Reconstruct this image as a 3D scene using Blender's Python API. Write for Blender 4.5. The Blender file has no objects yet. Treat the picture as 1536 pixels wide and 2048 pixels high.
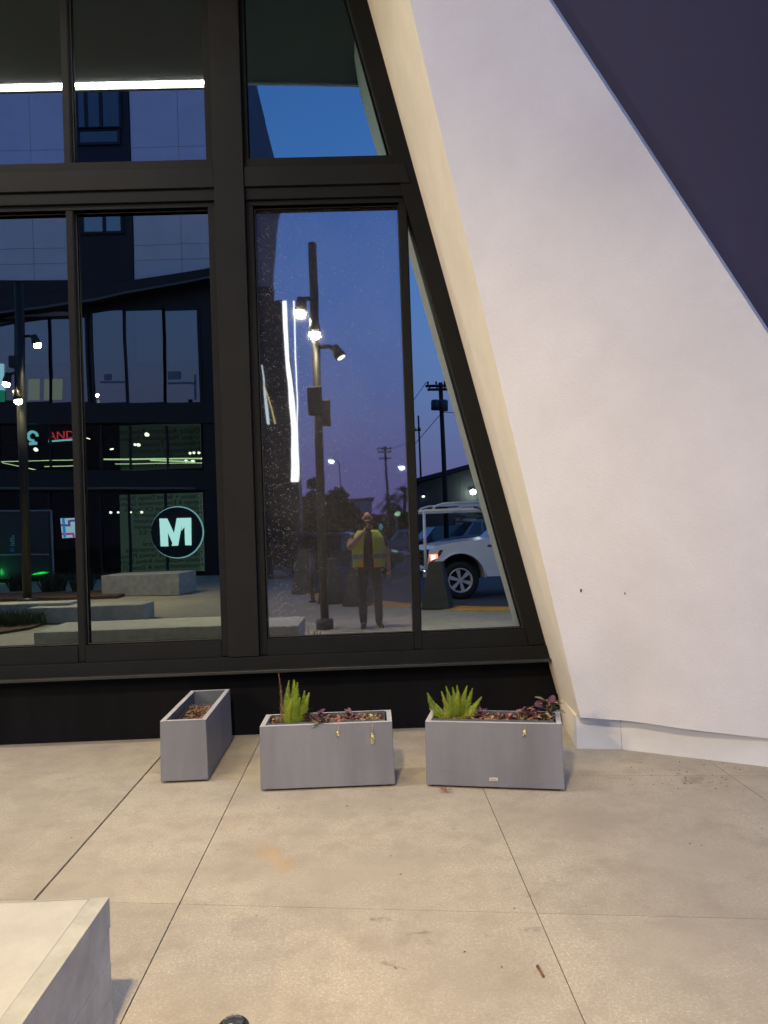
import bpy, bmesh, math, random
from mathutils import Vector, Matrix

random.seed(7)
SC = bpy.context.scene
COL = SC.collection
rad = math.radians

# ------------------------------------------------------------------ camera
F, H, D = 1500.0, 1.58, 5.7          # focal length in photo pixels, camera height, distance to the glass line
YAW, PITCH, ROLL = 0.02247, 0.01322, rad(2.0)
CR = Matrix.Rotation(-YAW, 3, 'Z') @ Matrix.Rotation(math.pi/2 + PITCH, 3, 'X') @ Matrix.Rotation(-ROLL, 3, 'Z')
CAM = Vector((0, 0, H))
cd = bpy.data.cameras.new('camera'); cam = bpy.data.objects.new('camera', cd); COL.objects.link(cam)
cam.matrix_world = Matrix.Translation(CAM) @ CR.to_4x4()
cd.sensor_fit = 'VERTICAL'; cd.sensor_height = 36.0; cd.lens = F/2048*36.0
cd.clip_start = 0.05; cd.clip_end = 2000
SC.camera = cam

# ------------------------------------------------------------------ world, exposure
W = bpy.data.worlds.new('World'); SC.world = W; W.use_nodes = True
nt = W.node_tree; nt.nodes.clear()
sky = nt.nodes.new('ShaderNodeTexSky'); sky.sky_type = 'NISHITA'; sky.sun_disc = False
sky.sun_elevation = rad(-1.0); sky.sun_rotation = rad(100); sky.altitude = 50
sky.air_density = 1.0; sky.dust_density = 0.5; sky.ozone_density = 4.0
tint = nt.nodes.new('ShaderNodeMix'); tint.data_type = 'RGBA'; tint.blend_type = 'MULTIPLY'
tint.inputs['Factor'].default_value = 1.0; tint.inputs['B'].default_value = (1.45, 1.16, 0.79, 1)
bg = nt.nodes.new('ShaderNodeBackground'); bg.inputs['Strength'].default_value = 1.0
out = nt.nodes.new('ShaderNodeOutputWorld')
tc_ = nt.nodes.new('ShaderNodeTexCoord'); sx_ = nt.nodes.new('ShaderNodeSeparateXYZ'); nt.links.new(tc_.outputs['Generated'], sx_.inputs[0])
mr_ = nt.nodes.new('ShaderNodeMapRange'); mr_.interpolation_type = 'SMOOTHSTEP'; mr_.inputs[1].default_value = -0.02; mr_.inputs[2].default_value = 0.42
nt.links.new(sx_.outputs['Z'], mr_.inputs[0])
hzn = nt.nodes.new('ShaderNodeMix'); hzn.data_type = 'RGBA'; hzn.inputs['A'].default_value = (0.045, 0.049, 0.172, 1)   # even violet dusk haze low down
nt.links.new(mr_.outputs[0], hzn.inputs['Factor']); nt.links.new(sky.outputs[0], hzn.inputs['B'])
nt.links.new(hzn.outputs['Result'], tint.inputs['A']); nt.links.new(tint.outputs['Result'], bg.inputs[0]); nt.links.new(bg.outputs[0], out.inputs[0])
SC.view_settings.view_transform = 'Standard'; SC.view_settings.look = 'None'
SC.view_settings.exposure = 2.5          # long dusk exposure; SC.view_settings.gamma = 1.0; SC.view_settings.use_curve_mapping = False
SC.cycles.use_denoising = True
SC.cycles.use_adaptive_sampling = True; SC.cycles.adaptive_threshold = 0.02
SC.cycles.max_bounces = 8; SC.cycles.transparent_max_bounces = 12
SC.cycles.sample_clamp_indirect = 6.0

# ------------------------------------------------------------------ pixel -> place helpers
def ray(u, v): return CR @ Vector(((u-768)/F, -(v-1024)/F, -1.0))
def at_y(u, v, y):
    d = ray(u, v); t = y/d.y; return CAM + d*t
def at_z(u, v, z=0.0):
    d = ray(u, v); t = (z-H)/d.z; return CAM + d*t
def at_plane(u, v, p, n):
    d = ray(u, v); t = (p-CAM).dot(n)/d.dot(n); return CAM + d*t
def gl(u, v, y=D): return at_y(u, v, y)
CLR = (0.0, 0.0); DIRTY = (0.005, 0.0); TRI = (0.005, 0.0255); UPR = (0.0, 0.037)   # small tilts of single panes
def bounce(u, v, pane=CLR):
    d = ray(u, v); p = CAM + d*(D/d.y)
    n = Vector((pane[1], -1.0, pane[0])).normalized()
    return p, d - 2*d.dot(n)*n
def rg(u, v, pane=CLR, z=0.0):      # place on the ground (or height z) seen reflected at a pixel
    p, r = bounce(u, v, pane); return p + r*((z-p.z)/r.z)
def ry(u, v, y, pane=CLR):          # place on the plane Y = y seen reflected at a pixel
    p, r = bounce(u, v, pane); return p + r*((y-p.y)/r.y)

# ------------------------------------------------------------------ materials
MATS = {}
EXF = 2**2.5
def nodes_of(m):
    m.use_nodes = True; n = m.node_tree; n.nodes.clear(); return n
def mat(name, col, rough=0.6, metal=0.0, var=0.12, scale=6.0, bump=0.0, bscale=60.0, spec=0.5, grime=0.0, coat=0.0, streak=False):
    if name in MATS: return MATS[name]
    m = bpy.data.materials.new(name); n = nodes_of(m); N = n.nodes; L = n.links
    o = N.new('ShaderNodeOutputMaterial'); b = N.new('ShaderNodeBsdfPrincipled'); L.new(b.outputs[0], o.inputs[0])
    g = N.new('ShaderNodeNewGeometry')
    vec = g.outputs['Position']
    if streak:
        mp = N.new('ShaderNodeMapping'); mp.inputs['Scale'].default_value = (1, 1, 0.12); L.new(vec, mp.inputs[0]); vec = mp.outputs[0]
    nz = N.new('ShaderNodeTexNoise'); nz.inputs['Scale'].default_value = scale; nz.inputs['Detail'].default_value = 6; nz.inputs['Roughness'].default_value = 0.65
    L.new(vec, nz.inputs['Vector'])
    rp = N.new('ShaderNodeValToRGB'); rp.color_ramp.elements[0].position = 0.3; rp.color_ramp.elements[1].position = 0.72
    c = Vector(col[:3])
    rp.color_ramp.elements[0].color = (*(c*(1-var)), 1); rp.color_ramp.elements[1].color = (*[min(1, x) for x in c*(1+var)], 1)
    L.new(nz.outputs[0], rp.inputs[0])
    cout = rp.outputs[0]
    if grime:
        n2 = N.new('ShaderNodeTexNoise'); n2.inputs['Scale'].default_value = 1.3; n2.inputs['Detail'].default_value = 8
        L.new(g.outputs['Position'], n2.inputs['Vector'])
        r2 = N.new('ShaderNodeMapRange'); r2.inputs[1].default_value = 0.5; r2.inputs[2].default_value = 0.75; r2.inputs[4].default_value = grime
        L.new(n2.outputs[0], r2.inputs[0])
        mx = N.new('ShaderNodeMix'); mx.data_type = 'RGBA'; mx.inputs['B'].default_value = (*(c*0.62), 1)
        L.new(r2.outputs[0], mx.inputs['Factor']); L.new(cout, mx.inputs['A']); cout = mx.outputs['Result']
    L.new(cout, b.inputs['Base Color'])
    b.inputs['Roughness'].default_value = rough; b.inputs['Metallic'].default_value = metal
    b.inputs['Specular IOR Level'].default_value = spec; b.inputs['Coat Weight'].default_value = coat
    if bump:
        nb = N.new('ShaderNodeTexNoise'); nb.inputs['Scale'].default_value = bscale; nb.inputs['Detail'].default_value = 5
        L.new(g.outputs['Position'], nb.inputs['Vector'])
        bp = N.new('ShaderNodeBump'); bp.inputs['Strength'].default_value = 1.0; bp.inputs['Distance'].default_value = bump
        L.new(nb.outputs[0], bp.inputs['Height']); L.new(bp.outputs[0], b.inputs['Normal'])
    MATS[name] = m; return m
def emit(name, col, strength, sample=False):
    if name in MATS: return MATS[name]
    m = bpy.data.materials.new(name); n = nodes_of(m)
    o = n.nodes.new('ShaderNodeOutputMaterial'); e = n.nodes.new('ShaderNodeEmission')
    e.inputs[0].default_value = (*col, 1); e.inputs[1].default_value = strength/EXF
    n.links.new(e.outputs[0], o.inputs[0])
    m.cycles.emission_sampling = 'AUTO' if sample else 'NONE'
    MATS[name] = m; return m
def glass(name, refl, tint, trans, rough=0.0, wave=0.0003, wscale=1.1, dust=0.0):
    m = bpy.data.materials.new(name); n = nodes_of(m); N = n.nodes; L = n.links
    o = N.new('ShaderNodeOutputMaterial')
    tr = N.new('ShaderNodeBsdfTransparent'); tr.inputs[0].default_value = (*trans, 1)
    gs = N.new('ShaderNodeBsdfGlossy'); gs.inputs['Color'].default_value = (*tint, 1); gs.inputs['Roughness'].default_value = rough
    g = N.new('ShaderNodeNewGeometry')
    if wave:
        nb = N.new('ShaderNodeTexNoise'); nb.inputs['Scale'].default_value = wscale; nb.inputs['Detail'].default_value = 1
        L.new(g.outputs['Position'], nb.inputs['Vector'])
        bp = N.new('ShaderNodeBump'); bp.inputs['Strength'].default_value = 1.0; bp.inputs['Distance'].default_value = wave
        L.new(nb.outputs[0], bp.inputs['Height']); L.new(bp.outputs[0], gs.inputs['Normal'])
    mx = N.new('ShaderNodeMixShader')
    lw = N.new('ShaderNodeFresnel'); lw.inputs['IOR'].default_value = 1.5
    mr = N.new('ShaderNodeMapRange'); mr.inputs[1].default_value = 0.04; mr.inputs[2].default_value = 1.0
    mr.inputs[3].default_value = refl; mr.inputs[4].default_value = 1.0
    L.new(lw.outputs[0], mr.inputs[0]); L.new(mr.outputs[0], mx.inputs[0])
    L.new(tr.outputs[0], mx.inputs[1]); L.new(gs.outputs[0], mx.inputs[2])
    res = mx.outputs[0]
    if dust:
        df = N.new('ShaderNodeBsdfDiffuse'); df.inputs[0].default_value = (0.55, 0.52, 0.5, 1)
        v1 = N.new('ShaderNodeTexVoronoi'); v1.inputs['Scale'].default_value = 105
        mp = N.new('ShaderNodeMapping'); mp.inputs['Scale'].default_value = (1, 1, 0.6); mp.inputs['Rotation'].default_value = (0, 0.5, 0)
        L.new(g.outputs['Position'], mp.inputs[0]); L.new(mp.outputs[0], v1.inputs['Vector'])
        wn = N.new('ShaderNodeTexNoise'); wn.inputs['Scale'].default_value = 30; wn.inputs['Detail'].default_value = 4; L.new(g.outputs['Position'], wn.inputs['Vector'])
        wl = N.new('ShaderNodeTexNoise'); wl.inputs['Scale'].default_value = 2.2; wl.inputs['Detail'].default_value = 5; L.new(g.outputs['Position'], wl.inputs['Vector'])
        a1 = N.new('ShaderNodeMapRange'); a1.inputs[1].default_value = 0.34; a1.inputs[2].default_value = 0.05; a1.inputs[3].default_value = 0; a1.inputs[4].default_value = 0.36
        L.new(v1.outputs['Distance'], a1.inputs[0])
        a2 = N.new('ShaderNodeMapRange'); a2.inputs[1].default_value = 0.42; a2.inputs[2].default_value = 0.62; L.new(wn.outputs[0], a2.inputs[0])
        mu = N.new('ShaderNodeMath'); mu.operation = 'MULTIPLY'; L.new(a1.outputs[0], mu.inputs[0]); L.new(a2.outputs[0], mu.inputs[1])
        a3 = N.new('ShaderNodeMapRange'); a3.inputs[1].default_value = 0.3; a3.inputs[2].default_value = 0.7; a3.inputs[3].default_value = dust*0.45; a3.inputs[4].default_value = dust*1.4
        L.new(wl.outputs[0], a3.inputs[0])
        sxd = N.new('ShaderNodeSeparateXYZ'); L.new(g.outputs['Position'], sxd.inputs[0])
        ed = N.new('ShaderNodeMapRange'); ed.inputs[1].default_value = -0.80; ed.inputs[2].default_value = -0.35; ed.inputs[3].default_value = 1.7; ed.inputs[4].default_value = 0.75; L.new(sxd.outputs['X'], ed.inputs[0])
        mu2 = N.new('ShaderNodeMath'); mu2.operation = 'MULTIPLY'; L.new(mu.outputs[0], mu2.inputs[0]); L.new(ed.outputs[0], mu2.inputs[1]); mu = mu2
        ad = N.new('ShaderNodeMath'); ad.operation = 'ADD'; L.new(mu.outputs[0], ad.inputs[0]); L.new(a3.outputs[0], ad.inputs[1])
        m2 = N.new('ShaderNodeMixShader'); L.new(ad.outputs[0], m2.inputs[0]); L.new(res, m2.inputs[1]); L.new(df.outputs[0], m2.inputs[2])
        res = m2.outputs[0]
    L.new(res, o.inputs[0])
    MATS[name] = m; return m

# ------------------------------------------------------------------ mesh helpers
ORG = {}
def tag(o, label=None, cat=None, group=None, kind=None):
    if label: o['label'] = label
    if cat: o['category'] = cat
    if group: o['group'] = group
    if kind: o['kind'] = kind
    return o
def thing(name, loc, label, cat, group=None):
    o = bpy.data.objects.new(name, None); COL.objects.link(o); o.location = loc; o.empty_display_size = 0.1
    ORG[o.name] = Vector(loc); return tag(o, label, cat, group)
def link(o, parent=None):
    COL.objects.link(o)
    if parent:
        o.parent = parent; ORG[o.name] = ORG.get(parent.name, Vector())
    else:
        ORG[o.name] = Vector()
    return o
class MB:
    def __init__(s): s.v = []; s.f = []; s.sm = []
    def add(s, vs, fs, smooth=False):
        k = len(s.v); s.v += [tuple(x) for x in vs]; s.f += [tuple(k+i for i in q) for q in fs]; s.sm += [smooth]*len(fs); return s
    def box(s, x0, x1, y0, y1, z0, z1):
        return s.add([(x0,y0,z0),(x1,y0,z0),(x1,y1,z0),(x0,y1,z0),(x0,y0,z1),(x1,y0,z1),(x1,y1,z1),(x0,y1,z1)],
                     [(0,3,2,1),(4,5,6,7),(0,1,5,4),(1,2,6,5),(2,3,7,6),(3,0,4,7)])
    def prism(s, pts, off):              # polygon (3D points) pushed along an offset vector
        n = len(pts); off = Vector(off); a = [Vector(p) for p in pts]; b = [p+off for p in a]
        return s.add(a+b, [tuple(range(n))[::-1], tuple(range(n, 2*n))] + [(i, (i+1) % n, n+(i+1) % n, n+i) for i in range(n)])
    def tube(s, pts, r, seg=10, cap=True):
        pts = [Vector(p) for p in pts]; rs = r if isinstance(r, (list, tuple)) else [r]*len(pts)
        vs = []; up = None
        for i, p in enumerate(pts):
            d = (pts[min(i+1, len(pts)-1)] - pts[max(i-1, 0)])
            d = d.normalized() if d.length > 1e-9 else Vector((0,0,1))
            if up is None or abs(up.dot(d)) > 0.99: up = Vector((0,0,1)) if abs(d.z) < 0.9 else Vector((1,0,0))
            a = d.cross(up).normalized(); b = a.cross(d).normalized(); up = b
            vs += [p + (a*math.cos(t*2*math.pi/seg) + b*math.sin(t*2*math.pi/seg))*rs[i] for t in range(seg)]
        fs = [(i*seg+j, i*seg+(j+1) % seg, (i+1)*seg+(j+1) % seg, (i+1)*seg+j) for i in range(len(pts)-1) for j in range(seg)]
        s.add(vs, fs, True)
        if cap:
            k = len(s.v) - len(vs)
            s.f += [tuple(k+j for j in range(seg)), tuple(k+len(vs)-seg+j for j in range(seg))[::-1]]; s.sm += [False]*2
        return s
    def lathe_y(s, x, y, z, prof, seg=32):        # turned about a Y axis; prof: (dy, r)
        vs = [(x+r*math.cos(t*2*math.pi/seg), y+dy, z+r*math.sin(t*2*math.pi/seg)) for dy, r in prof for t in range(seg)]
        return s.add(vs, [(i*seg+j, i*seg+(j+1) % seg, (i+1)*seg+(j+1) % seg, (i+1)*seg+j) for i in range(len(prof)-1) for j in range(seg)], True)
    def build(s, name, m, parent=None, bevel=0.0, seg=2):
        o0 = ORG.get(parent.name, Vector()) if parent else Vector()
        me = bpy.data.meshes.new(name)
        me.from_pydata([Vector(p)-o0 for p in s.v], [], s.f)
        for p, q in zip(me.polygons, s.sm): p.use_smooth = q
        bm = bmesh.new(); bm.from_mesh(me)
        bmesh.ops.recalc_face_normals(bm, faces=bm.faces)
        if bevel:
            es = [e for e in bm.edges if len(e.link_faces) == 2 and e.calc_face_angle(0) > 0.5]
            bmesh.ops.bevel(bm, geom=es, offset=bevel, segments=seg, affect='EDGES', profile=0.5, clamp_overlap=True)
        bm.to_mesh(me); bm.free()
        for mm in (m if isinstance(m, (list, tuple)) else [m]): me.materials.append(mm)
        return link(bpy.data.objects.new(name, me), parent)
def box(name, x0, x1, y0, y1, z0, z1, m, parent=None, bevel=0.0): return MB().box(x0, x1, y0, y1, z0, z1).build(name, m, parent, bevel)
def sheet(name, pts, m, parent=None):
    o = MB().add(pts, [tuple(range(len(pts)))]).build(name, m, parent)
    return o
def copy_tree(o, parent=None):
    c = o.copy(); COL.objects.link(c); c.parent = parent
    for ch in list(o.children): copy_tree(ch, c)
    return c
def text_mesh(name, body, size, loc, rot, m, parent, depth=0.004, align='LEFT'):
    cu = bpy.data.curves.new(name, 'FONT'); cu.body = body; cu.size = size; cu.extrude = depth; cu.align_x = align; cu.resolution_u = 3
    t = bpy.data.objects.new(name+'_curve', cu); COL.objects.link(t)
    dg = bpy.context.evaluated_depsgraph_get(); dg.update()
    me = bpy.data.meshes.new_from_object(t.evaluated_get(dg))
    bpy.data.objects.remove(t); me.name = name
    me.materials.clear(); me.materials.append(m)
    o = bpy.data.objects.new(name, me); link(o, parent)
    o.location = Vector(loc) - ORG.get(parent.name, Vector()) if parent else loc
    o.rotation_euler = rot
    return o
TXT_FRONT = (math.pi/2, 0, math.pi)   # lettering that reads from the +Y side
TXT_BACK = (math.pi/2, 0, 0)

# ------------------------------------------------------------------ shared materials
def ground_material(name, base, warm=1.0, stains=True):
    m = bpy.data.materials.new(name); n = nodes_of(m); N = n.nodes; L = n.links
    o = N.new('ShaderNodeOutputMaterial'); b = N.new('ShaderNodeBsdfPrincipled'); L.new(b.outputs[0], o.inputs[0])
    g = N.new('ShaderNodeNewGeometry'); P = g.outputs['Position']
    def noise(sc, det=4, ro=0.6, vec=P):
        x = N.new('ShaderNodeTexNoise'); x.inputs['Scale'].default_value = sc; x.inputs['Detail'].default_value = det; x.inputs['Roughness'].default_value = ro
        L.new(vec, x.inputs['Vector']); return x.outputs[0]
    def rng(s, a, bb, c=0.0, d=1.0):
        x = N.new('ShaderNodeMapRange'); x.inputs[1].default_value = a; x.inputs[2].default_value = bb; x.inputs[3].default_value = c; x.inputs[4].default_value = d
        L.new(s, x.inputs[0]); return x.outputs[0]
    def mix(f, a, c, mode='MIX'):
        x = N.new('ShaderNodeMix'); x.data_type = 'RGBA'; x.blend_type = mode
        if isinstance(f, float): x.inputs['Factor'].default_value = f
        else: L.new(f, x.inputs['Factor'])
        for k, q in (('A', a), ('B', c)):
            if isinstance(q, tuple): x.inputs[k].default_value = (*q, 1)
            else: L.new(q, x.inputs[k])
        return x.outputs['Result']
    c = Vector(base)
    col = mix(rng(noise(190, 3), 0.32, 0.68), tuple(c*0.80), tuple(c*1.17))          # sandblasted aggregate
    col = mix(rng(noise(75, 4, 0.7), 0.36, 0.62, 0, 0.75), col, tuple(c*0.72)); col = mix(rng(noise(95, 2), 0.56, 0.68, 0, 0.6), col, tuple(c*1.38))
    col = mix(rng(noise(330, 2), 0.60, 0.72, 0, 0.45), col, tuple(c*0.42))          # dark specks
    col = mix(rng(noise(1.1, 8, 0.62), 0.40, 0.66, 0, 0.80), col, tuple(c*0.66))    # broad grime
    col = mix(rng(noise(5.5, 8, 0.7), 0.46, 0.68, 0, 0.62), col, tuple(Vector((c.x*0.62, c.y*0.60, c.z*0.60))))
    col = mix(rng(noise(17, 3, 0.5), 0.70, 0.76, 0, 0.55), col, tuple(c*0.50))      # small dark spots
    def spot(pt, rx, ry_, rot=0.0, edge=0.35):
        mp = N.new('ShaderNodeMapping'); mp.vector_type = 'TEXTURE'
        mp.inputs['Location'].default_value = pt; mp.inputs['Rotation'].default_value = (0, 0, rot); mp.inputs['Scale'].default_value = (rx, ry_, 1)
        nn = N.new('ShaderNodeTexNoise'); nn.inputs['Scale'].default_value = 9; nn.inputs['Detail'].default_value = 6; L.new(P, nn.inputs['Vector'])
        sv = N.new('ShaderNodeVectorMath'); sv.operation = 'MULTIPLY_ADD'
        sv.inputs[1].default_value = (0.22, 0.22, 0); sv.inputs[2].default_value = (-0.11, -0.11, 0)
        L.new(nn.outputs['Color'], sv.inputs[0])
        ad = N.new('ShaderNodeVectorMath'); ad.operation = 'ADD'; L.new(P, ad.inputs[0]); L.new(sv.outputs[0], ad.inputs[1])
        L.new(ad.outputs[0], mp.inputs[0])
        ln = N.new('ShaderNodeVectorMath'); ln.operation = 'LENGTH'; L.new(mp.outputs[0], ln.inputs[0])
        return rng(ln.outputs['Value'], 1.0, edge)
    if stains:
        for (u, v, rx, ry_, rt, cc, am) in [
            (548, 1715, 0.075, 0.23, 0.55, (0.47, 0.29, 0.13), 0.42), (468, 1650, 0.03, 0.08, 0.2, (0.50, 0.32, 0.15), 0.25),
            (1185, 1640, 0.26, 0.30, 0.1, tuple(c*0.62), 0.60), (1090, 1700, 0.10, 0.12, 0.4, tuple(c*0.72), 0.5),
            (752, 1836, 0.030, 0.035, 0.1, tuple(c*0.42), 0.75), (840, 1874, 0.055, 0.022, 0.1, tuple(c*0.40), 0.7),
            (790, 1930, 0.05, 0.015, -0.2, tuple(c*0.45), 0.6), (1060, 1858, 0.03, 0.02, 0, tuple(c*0.55), 0.6),
            (60, 1600, 0.10, 0.5, 0.5, tuple(c*0.74), 0.6), (130, 1720, 0.05, 0.6, 0.7, tuple(c*0.76), 0.5),
            (1400, 1720, 0.3, 0.35, 0.3, tuple(c*0.78), 0.5), (1330, 1900, 0.3, 0.2, 0.3, tuple(c*0.80), 0.5),
            (700, 1750, 0.5, 0.12, 0.2, tuple(c*0.82), 0.5), (1390, 1560, 0.10, 0.05, 0.3, tuple(c*0.45), 0.6)]:
            mk = spot(tuple(at_z(u, v)), rx, ry_, rt)
            k = N.new('ShaderNodeMath'); k.operation = 'MULTIPLY'; k.inputs[1].default_value = am; L.new(mk, k.inputs[0])
            col = mix(k.outputs[0], col, cc)
    oi = N.new('ShaderNodeObjectInfo'); hv = N.new('ShaderNodeHueSaturation'); L.new(rng(oi.outputs['Random'], 0, 1, 0.93, 1.06), hv.inputs['Value']); L.new(col, hv.inputs['Color']); col = hv.outputs[0]
    L.new(col, b.inputs['Base Color']); b.inputs['Roughness'].default_value = 0.85; b.inputs['Specular IOR Level'].default_value = 0.3
    bp = N.new('ShaderNodeBump'); bp.inputs['Distance'].default_value = 0.0006; L.new(noise(200, 3), bp.inputs['Height']); L.new(bp.outputs[0], b.inputs['Normal'])
    MATS[name] = m; return m
m_slab = ground_material('sandblasted_concrete', (0.475, 0.415, 0.325))
m_plaza = ground_material('plaza_concrete', (0.40, 0.35, 0.265), stains=False)
m_joint = mat('joint_dark', (0.10, 0.085, 0.07), 0.95, var=0.3, scale=30)
m_asph = mat('asphalt', (0.055, 0.055, 0.06), 0.85, var=0.25, scale=60, bump=0.002, bscale=120, grime=0.4)
m_earth = mat('earth', (0.09, 0.085, 0.075), 0.95, var=0.3, scale=0.6)
m_frame = mat('bronze_frame', (0.0115, 0.0121, 0.0134), 0.65, spec=0.07, var=0.12, scale=3, bump=0.0003, bscale=200, grime=0.3)
m_frame2 = mat('bronze_frame_worn', (0.0138, 0.0144, 0.0158), 0.65, spec=0.07, var=0.15, scale=2, grime=0.3)
m_gasket = mat('gasket_black', (0.012, 0.012, 0.012), 0.7)
m_base = mat('black_base_paint', (0.0075, 0.0077, 0.0095), 0.85, spec=0.04, var=0.35, scale=2.0, streak=True, bump=0.0006, bscale=30)
m_nose = mat('sill_nose_metal', (0.013, 0.013, 0.014), 0.5, 0.0, var=0.2, scale=9)
m_white = mat('white_stucco', (0.665, 0.665, 0.715), 0.8, var=0.06, scale=1.6, bump=0.0026, bscale=70, grime=0.22)
m_jamb_lit = mat('jamb_warm_lit', (0.85, 0.765, 0.60), 0.75, var=0.05, scale=4, bump=0.0012, bscale=90, grime=0.15)  # warm lamp light on the jamb is put into this cream colour
m_navy = mat('navy_panel', (0.0092, 0.0092, 0.062), 0.6, var=0.16, scale=5, streak=True, bump=0.0006, bscale=120)
m_bb = mat('white_baseboard', (0.62, 0.63, 0.67), 0.55, var=0.05, scale=5, grime=0.2)
m_soffit = mat('soffit_metal', (0.13, 0.125, 0.11), 0.6, var=0.08, scale=3)
m_led = emit('led_warm', (1.0, 0.88, 0.68), 190.0, True)
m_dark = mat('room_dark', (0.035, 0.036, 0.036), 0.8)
m_blackmetal = mat('black_powdercoat', (0.022, 0.021, 0.020), 0.4, var=0.15)
m_conc = mat('bench_concrete', (0.40, 0.385, 0.335), 0.8, var=0.22, scale=7, bump=0.002, bscale=50, grime=0.35)
m_conctop = mat('bench_concrete_top', (0.40, 0.378, 0.335), 0.8, var=0.12, scale=5, bump=0.001, bscale=80, grime=0.2)
m_concdk = mat('bollard_concrete', (0.055, 0.053, 0.045), 0.85, var=0.2, scale=8, bump=0.003, bscale=50)
m_lamp = emit('lamp_lens', (1.0, 0.86, 0.62), 14.0)
m_yel = mat('tactile_yellow', (0.72, 0.34, 0.03), 0.7, var=0.2, scale=6, grime=0.5)
g_clear = glass('window_glass', 0.37, (0.50, 0.81, 1.0), (0.10, 0.11, 0.10))
g_up = glass('upper_window_glass', 0.37, (0.62, 0.79, 0.94), (0.10, 0.11, 0.10))
g_tri = glass('corner_window_glass', 0.38, (0.67, 0.84, 0.98), (0.10, 0.11, 0.10))
g_left = glass('murky_window_glass', 0.32, (0.74, 0.88, 0.84), (0.10, 0.11, 0.10), wave=0.00045, wscale=1.6)
g_dirty = glass('dusty_window_glass', 0.30, (0.63, 0.73, 0.98), (0.10, 0.10, 0.10), rough=0.018, wave=0.00030, wscale=3.0, dust=0.036)
g_far = glass('far_glass', 0.36, (0.9, 0.95, 1.0), (0.35, 0.38, 0.36), wave=0.0)
g_bay = glass('bay_glass', 0.13, (0.9, 0.95, 1.0), (0.2, 0.2, 0.2), wave=0.0)
g_shop = glass('shop_glass', 0.015, (1, 1, 1), (0.55, 0.62, 0.58), wave=0.0)

# ================================================================== SETTING: ground
gr = sheet('ground', [(-400,-600,-0.06),(400,-600,-0.06),(400,40,-0.06),(-400,40,-0.06)], m_earth); tag(gr, kind='structure')
road = sheet('road', [(-60,-140,-0.02),(90,-140,-0.02),(90,4,-0.02),(2.6,4,-0.02),(2.6,-0.5,-0.02),(-3.0,-0.5,-0.02),(-3.5,-20,-0.02),(-60,-20,-0.02)], m_asph); tag(road, kind='structure')
# edge of the plaza: the yellow tactile strip curves back along the road
edge = [rg(1034, 1222, TRI), rg(930, 1221, TRI), rg(838, 1217, TRI), rg(760, 1212, DIRTY), rg(700, 1206, DIRTY), rg(650, 1199, DIRTY), rg(615, 1190, DIRTY), rg(594, 1180, DIRTY), rg(588, 1166, DIRTY)]
edge = [Vector((6.5, edge[0].y+0.4, 0))] + edge
inner = edge + [edge[-1]+Vector((-0.3, -3, 0)), Vector((-3.6, -19.5, 0)), Vector((-40, -19.5, 0)), Vector((-40, 6.2, 0)), Vector((6.5, 6.2, 0))]
plaza = MB().prism([Vector((p.x, p.y, -0.012)) for p in inner], (0, 0, -0.1)).build('pavement', m_plaza); tag(plaza, kind='structure')
stripn = []
for i, p in enumerate(edge):
    a = edge[max(0, i-1)]; b_ = edge[min(len(edge)-1, i+1)]; t = (b_-a).normalized(); stripn.append(Vector((-t.y, t.x, 0)))
wid = 0.62
for i in range(len(edge)-1):
    q = [edge[i], edge[i+1], edge[i+1]-stripn[i+1]*wid*-1, edge[i]-stripn[i]*wid*-1]
    s_ = MB().prism([Vector((p.x, p.y, -0.055)) for p in q], (0, 0, 0.060)).build('tactile_tile', m_yel, plaza)
# concrete slabs
jx = [(-7.45, .0042), (-5.95, .0042), (-4.45, .0042), (-2.97, .0042), (-1.495, .013), (-0.848, .0052), (0.622, .0042), (2.105, .0042), (3.585, .0042), (5.06, .0042)]
jc = [6.37, 4.73, 3.085, 1.45, -0.19, -1.5]
SL = -0.14
for i in range(len(jx)-1):
    for j in range(len(jc)-1):
        x0 = jx[i][0]+jx[i][1]/2; x1 = jx[i+1][0]-jx[i+1][1]/2
        g_ = 0.0018
        pts = []
        for x, c, s in ((x0, jc[j], -1), (x1, jc[j], -1), (x1, jc[j+1], 1), (x0, jc[j+1], 1)):
            pts.append(Vector((x, min(c+SL*x+s*g_, 5.742), 0)))
        if min(p.y for p in pts) < -1.55 and x1 > 1: continue
        if (pts[0]-pts[3]).length < 0.1: continue
        MB().prism(pts, (0, 0, -0.011)).build('slab', m_slab, plaza)

# ================================================================== OUR BUILDING
def vline(u, v): return gl(u, v).x
bd = thing('office_building', (0, D, 0), 'building with black framed windows over a black base and a slanted white wall', 'building')
FR = 5.62      # front of frame members
GL = D         # glass
def slant_x(z):   # outer edge of the slanted frame on the glass plane
    p0 = gl(727.5, 0, FR); p1 = gl(1074, 1265, FR); return p0.x + (p1.x-p0.x)*(z-p0.z)/(p1.z-p0.z)
p0s = gl(889.6, 700); p1s = gl(1042, 1242)
def slant_in(z): return p0s.x + (p1s.x-p0s.x)*(z-p0s.z)/(p1s.z-p0s.z)
ZS0, ZS1 = gl(700, 1290).z, gl(700, 1262).z      # sill top / bottom of panes
zsill, zpb, zpt, zub = gl(700, 1292).z, gl(700, 1268).z, gl(700, 414).z, gl(700, 322).z
ztop = 5.95
XL = -6.2
X = dict(m1a=vline(137.5, 419), m1b=vline(152, 419), pa=vline(419, 419), pb=vline(434, 400), pc=vline(493, 400), pd=vline(508.5, 415), q0=vline(796.6, 415), q1=vline(812, 415))
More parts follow.
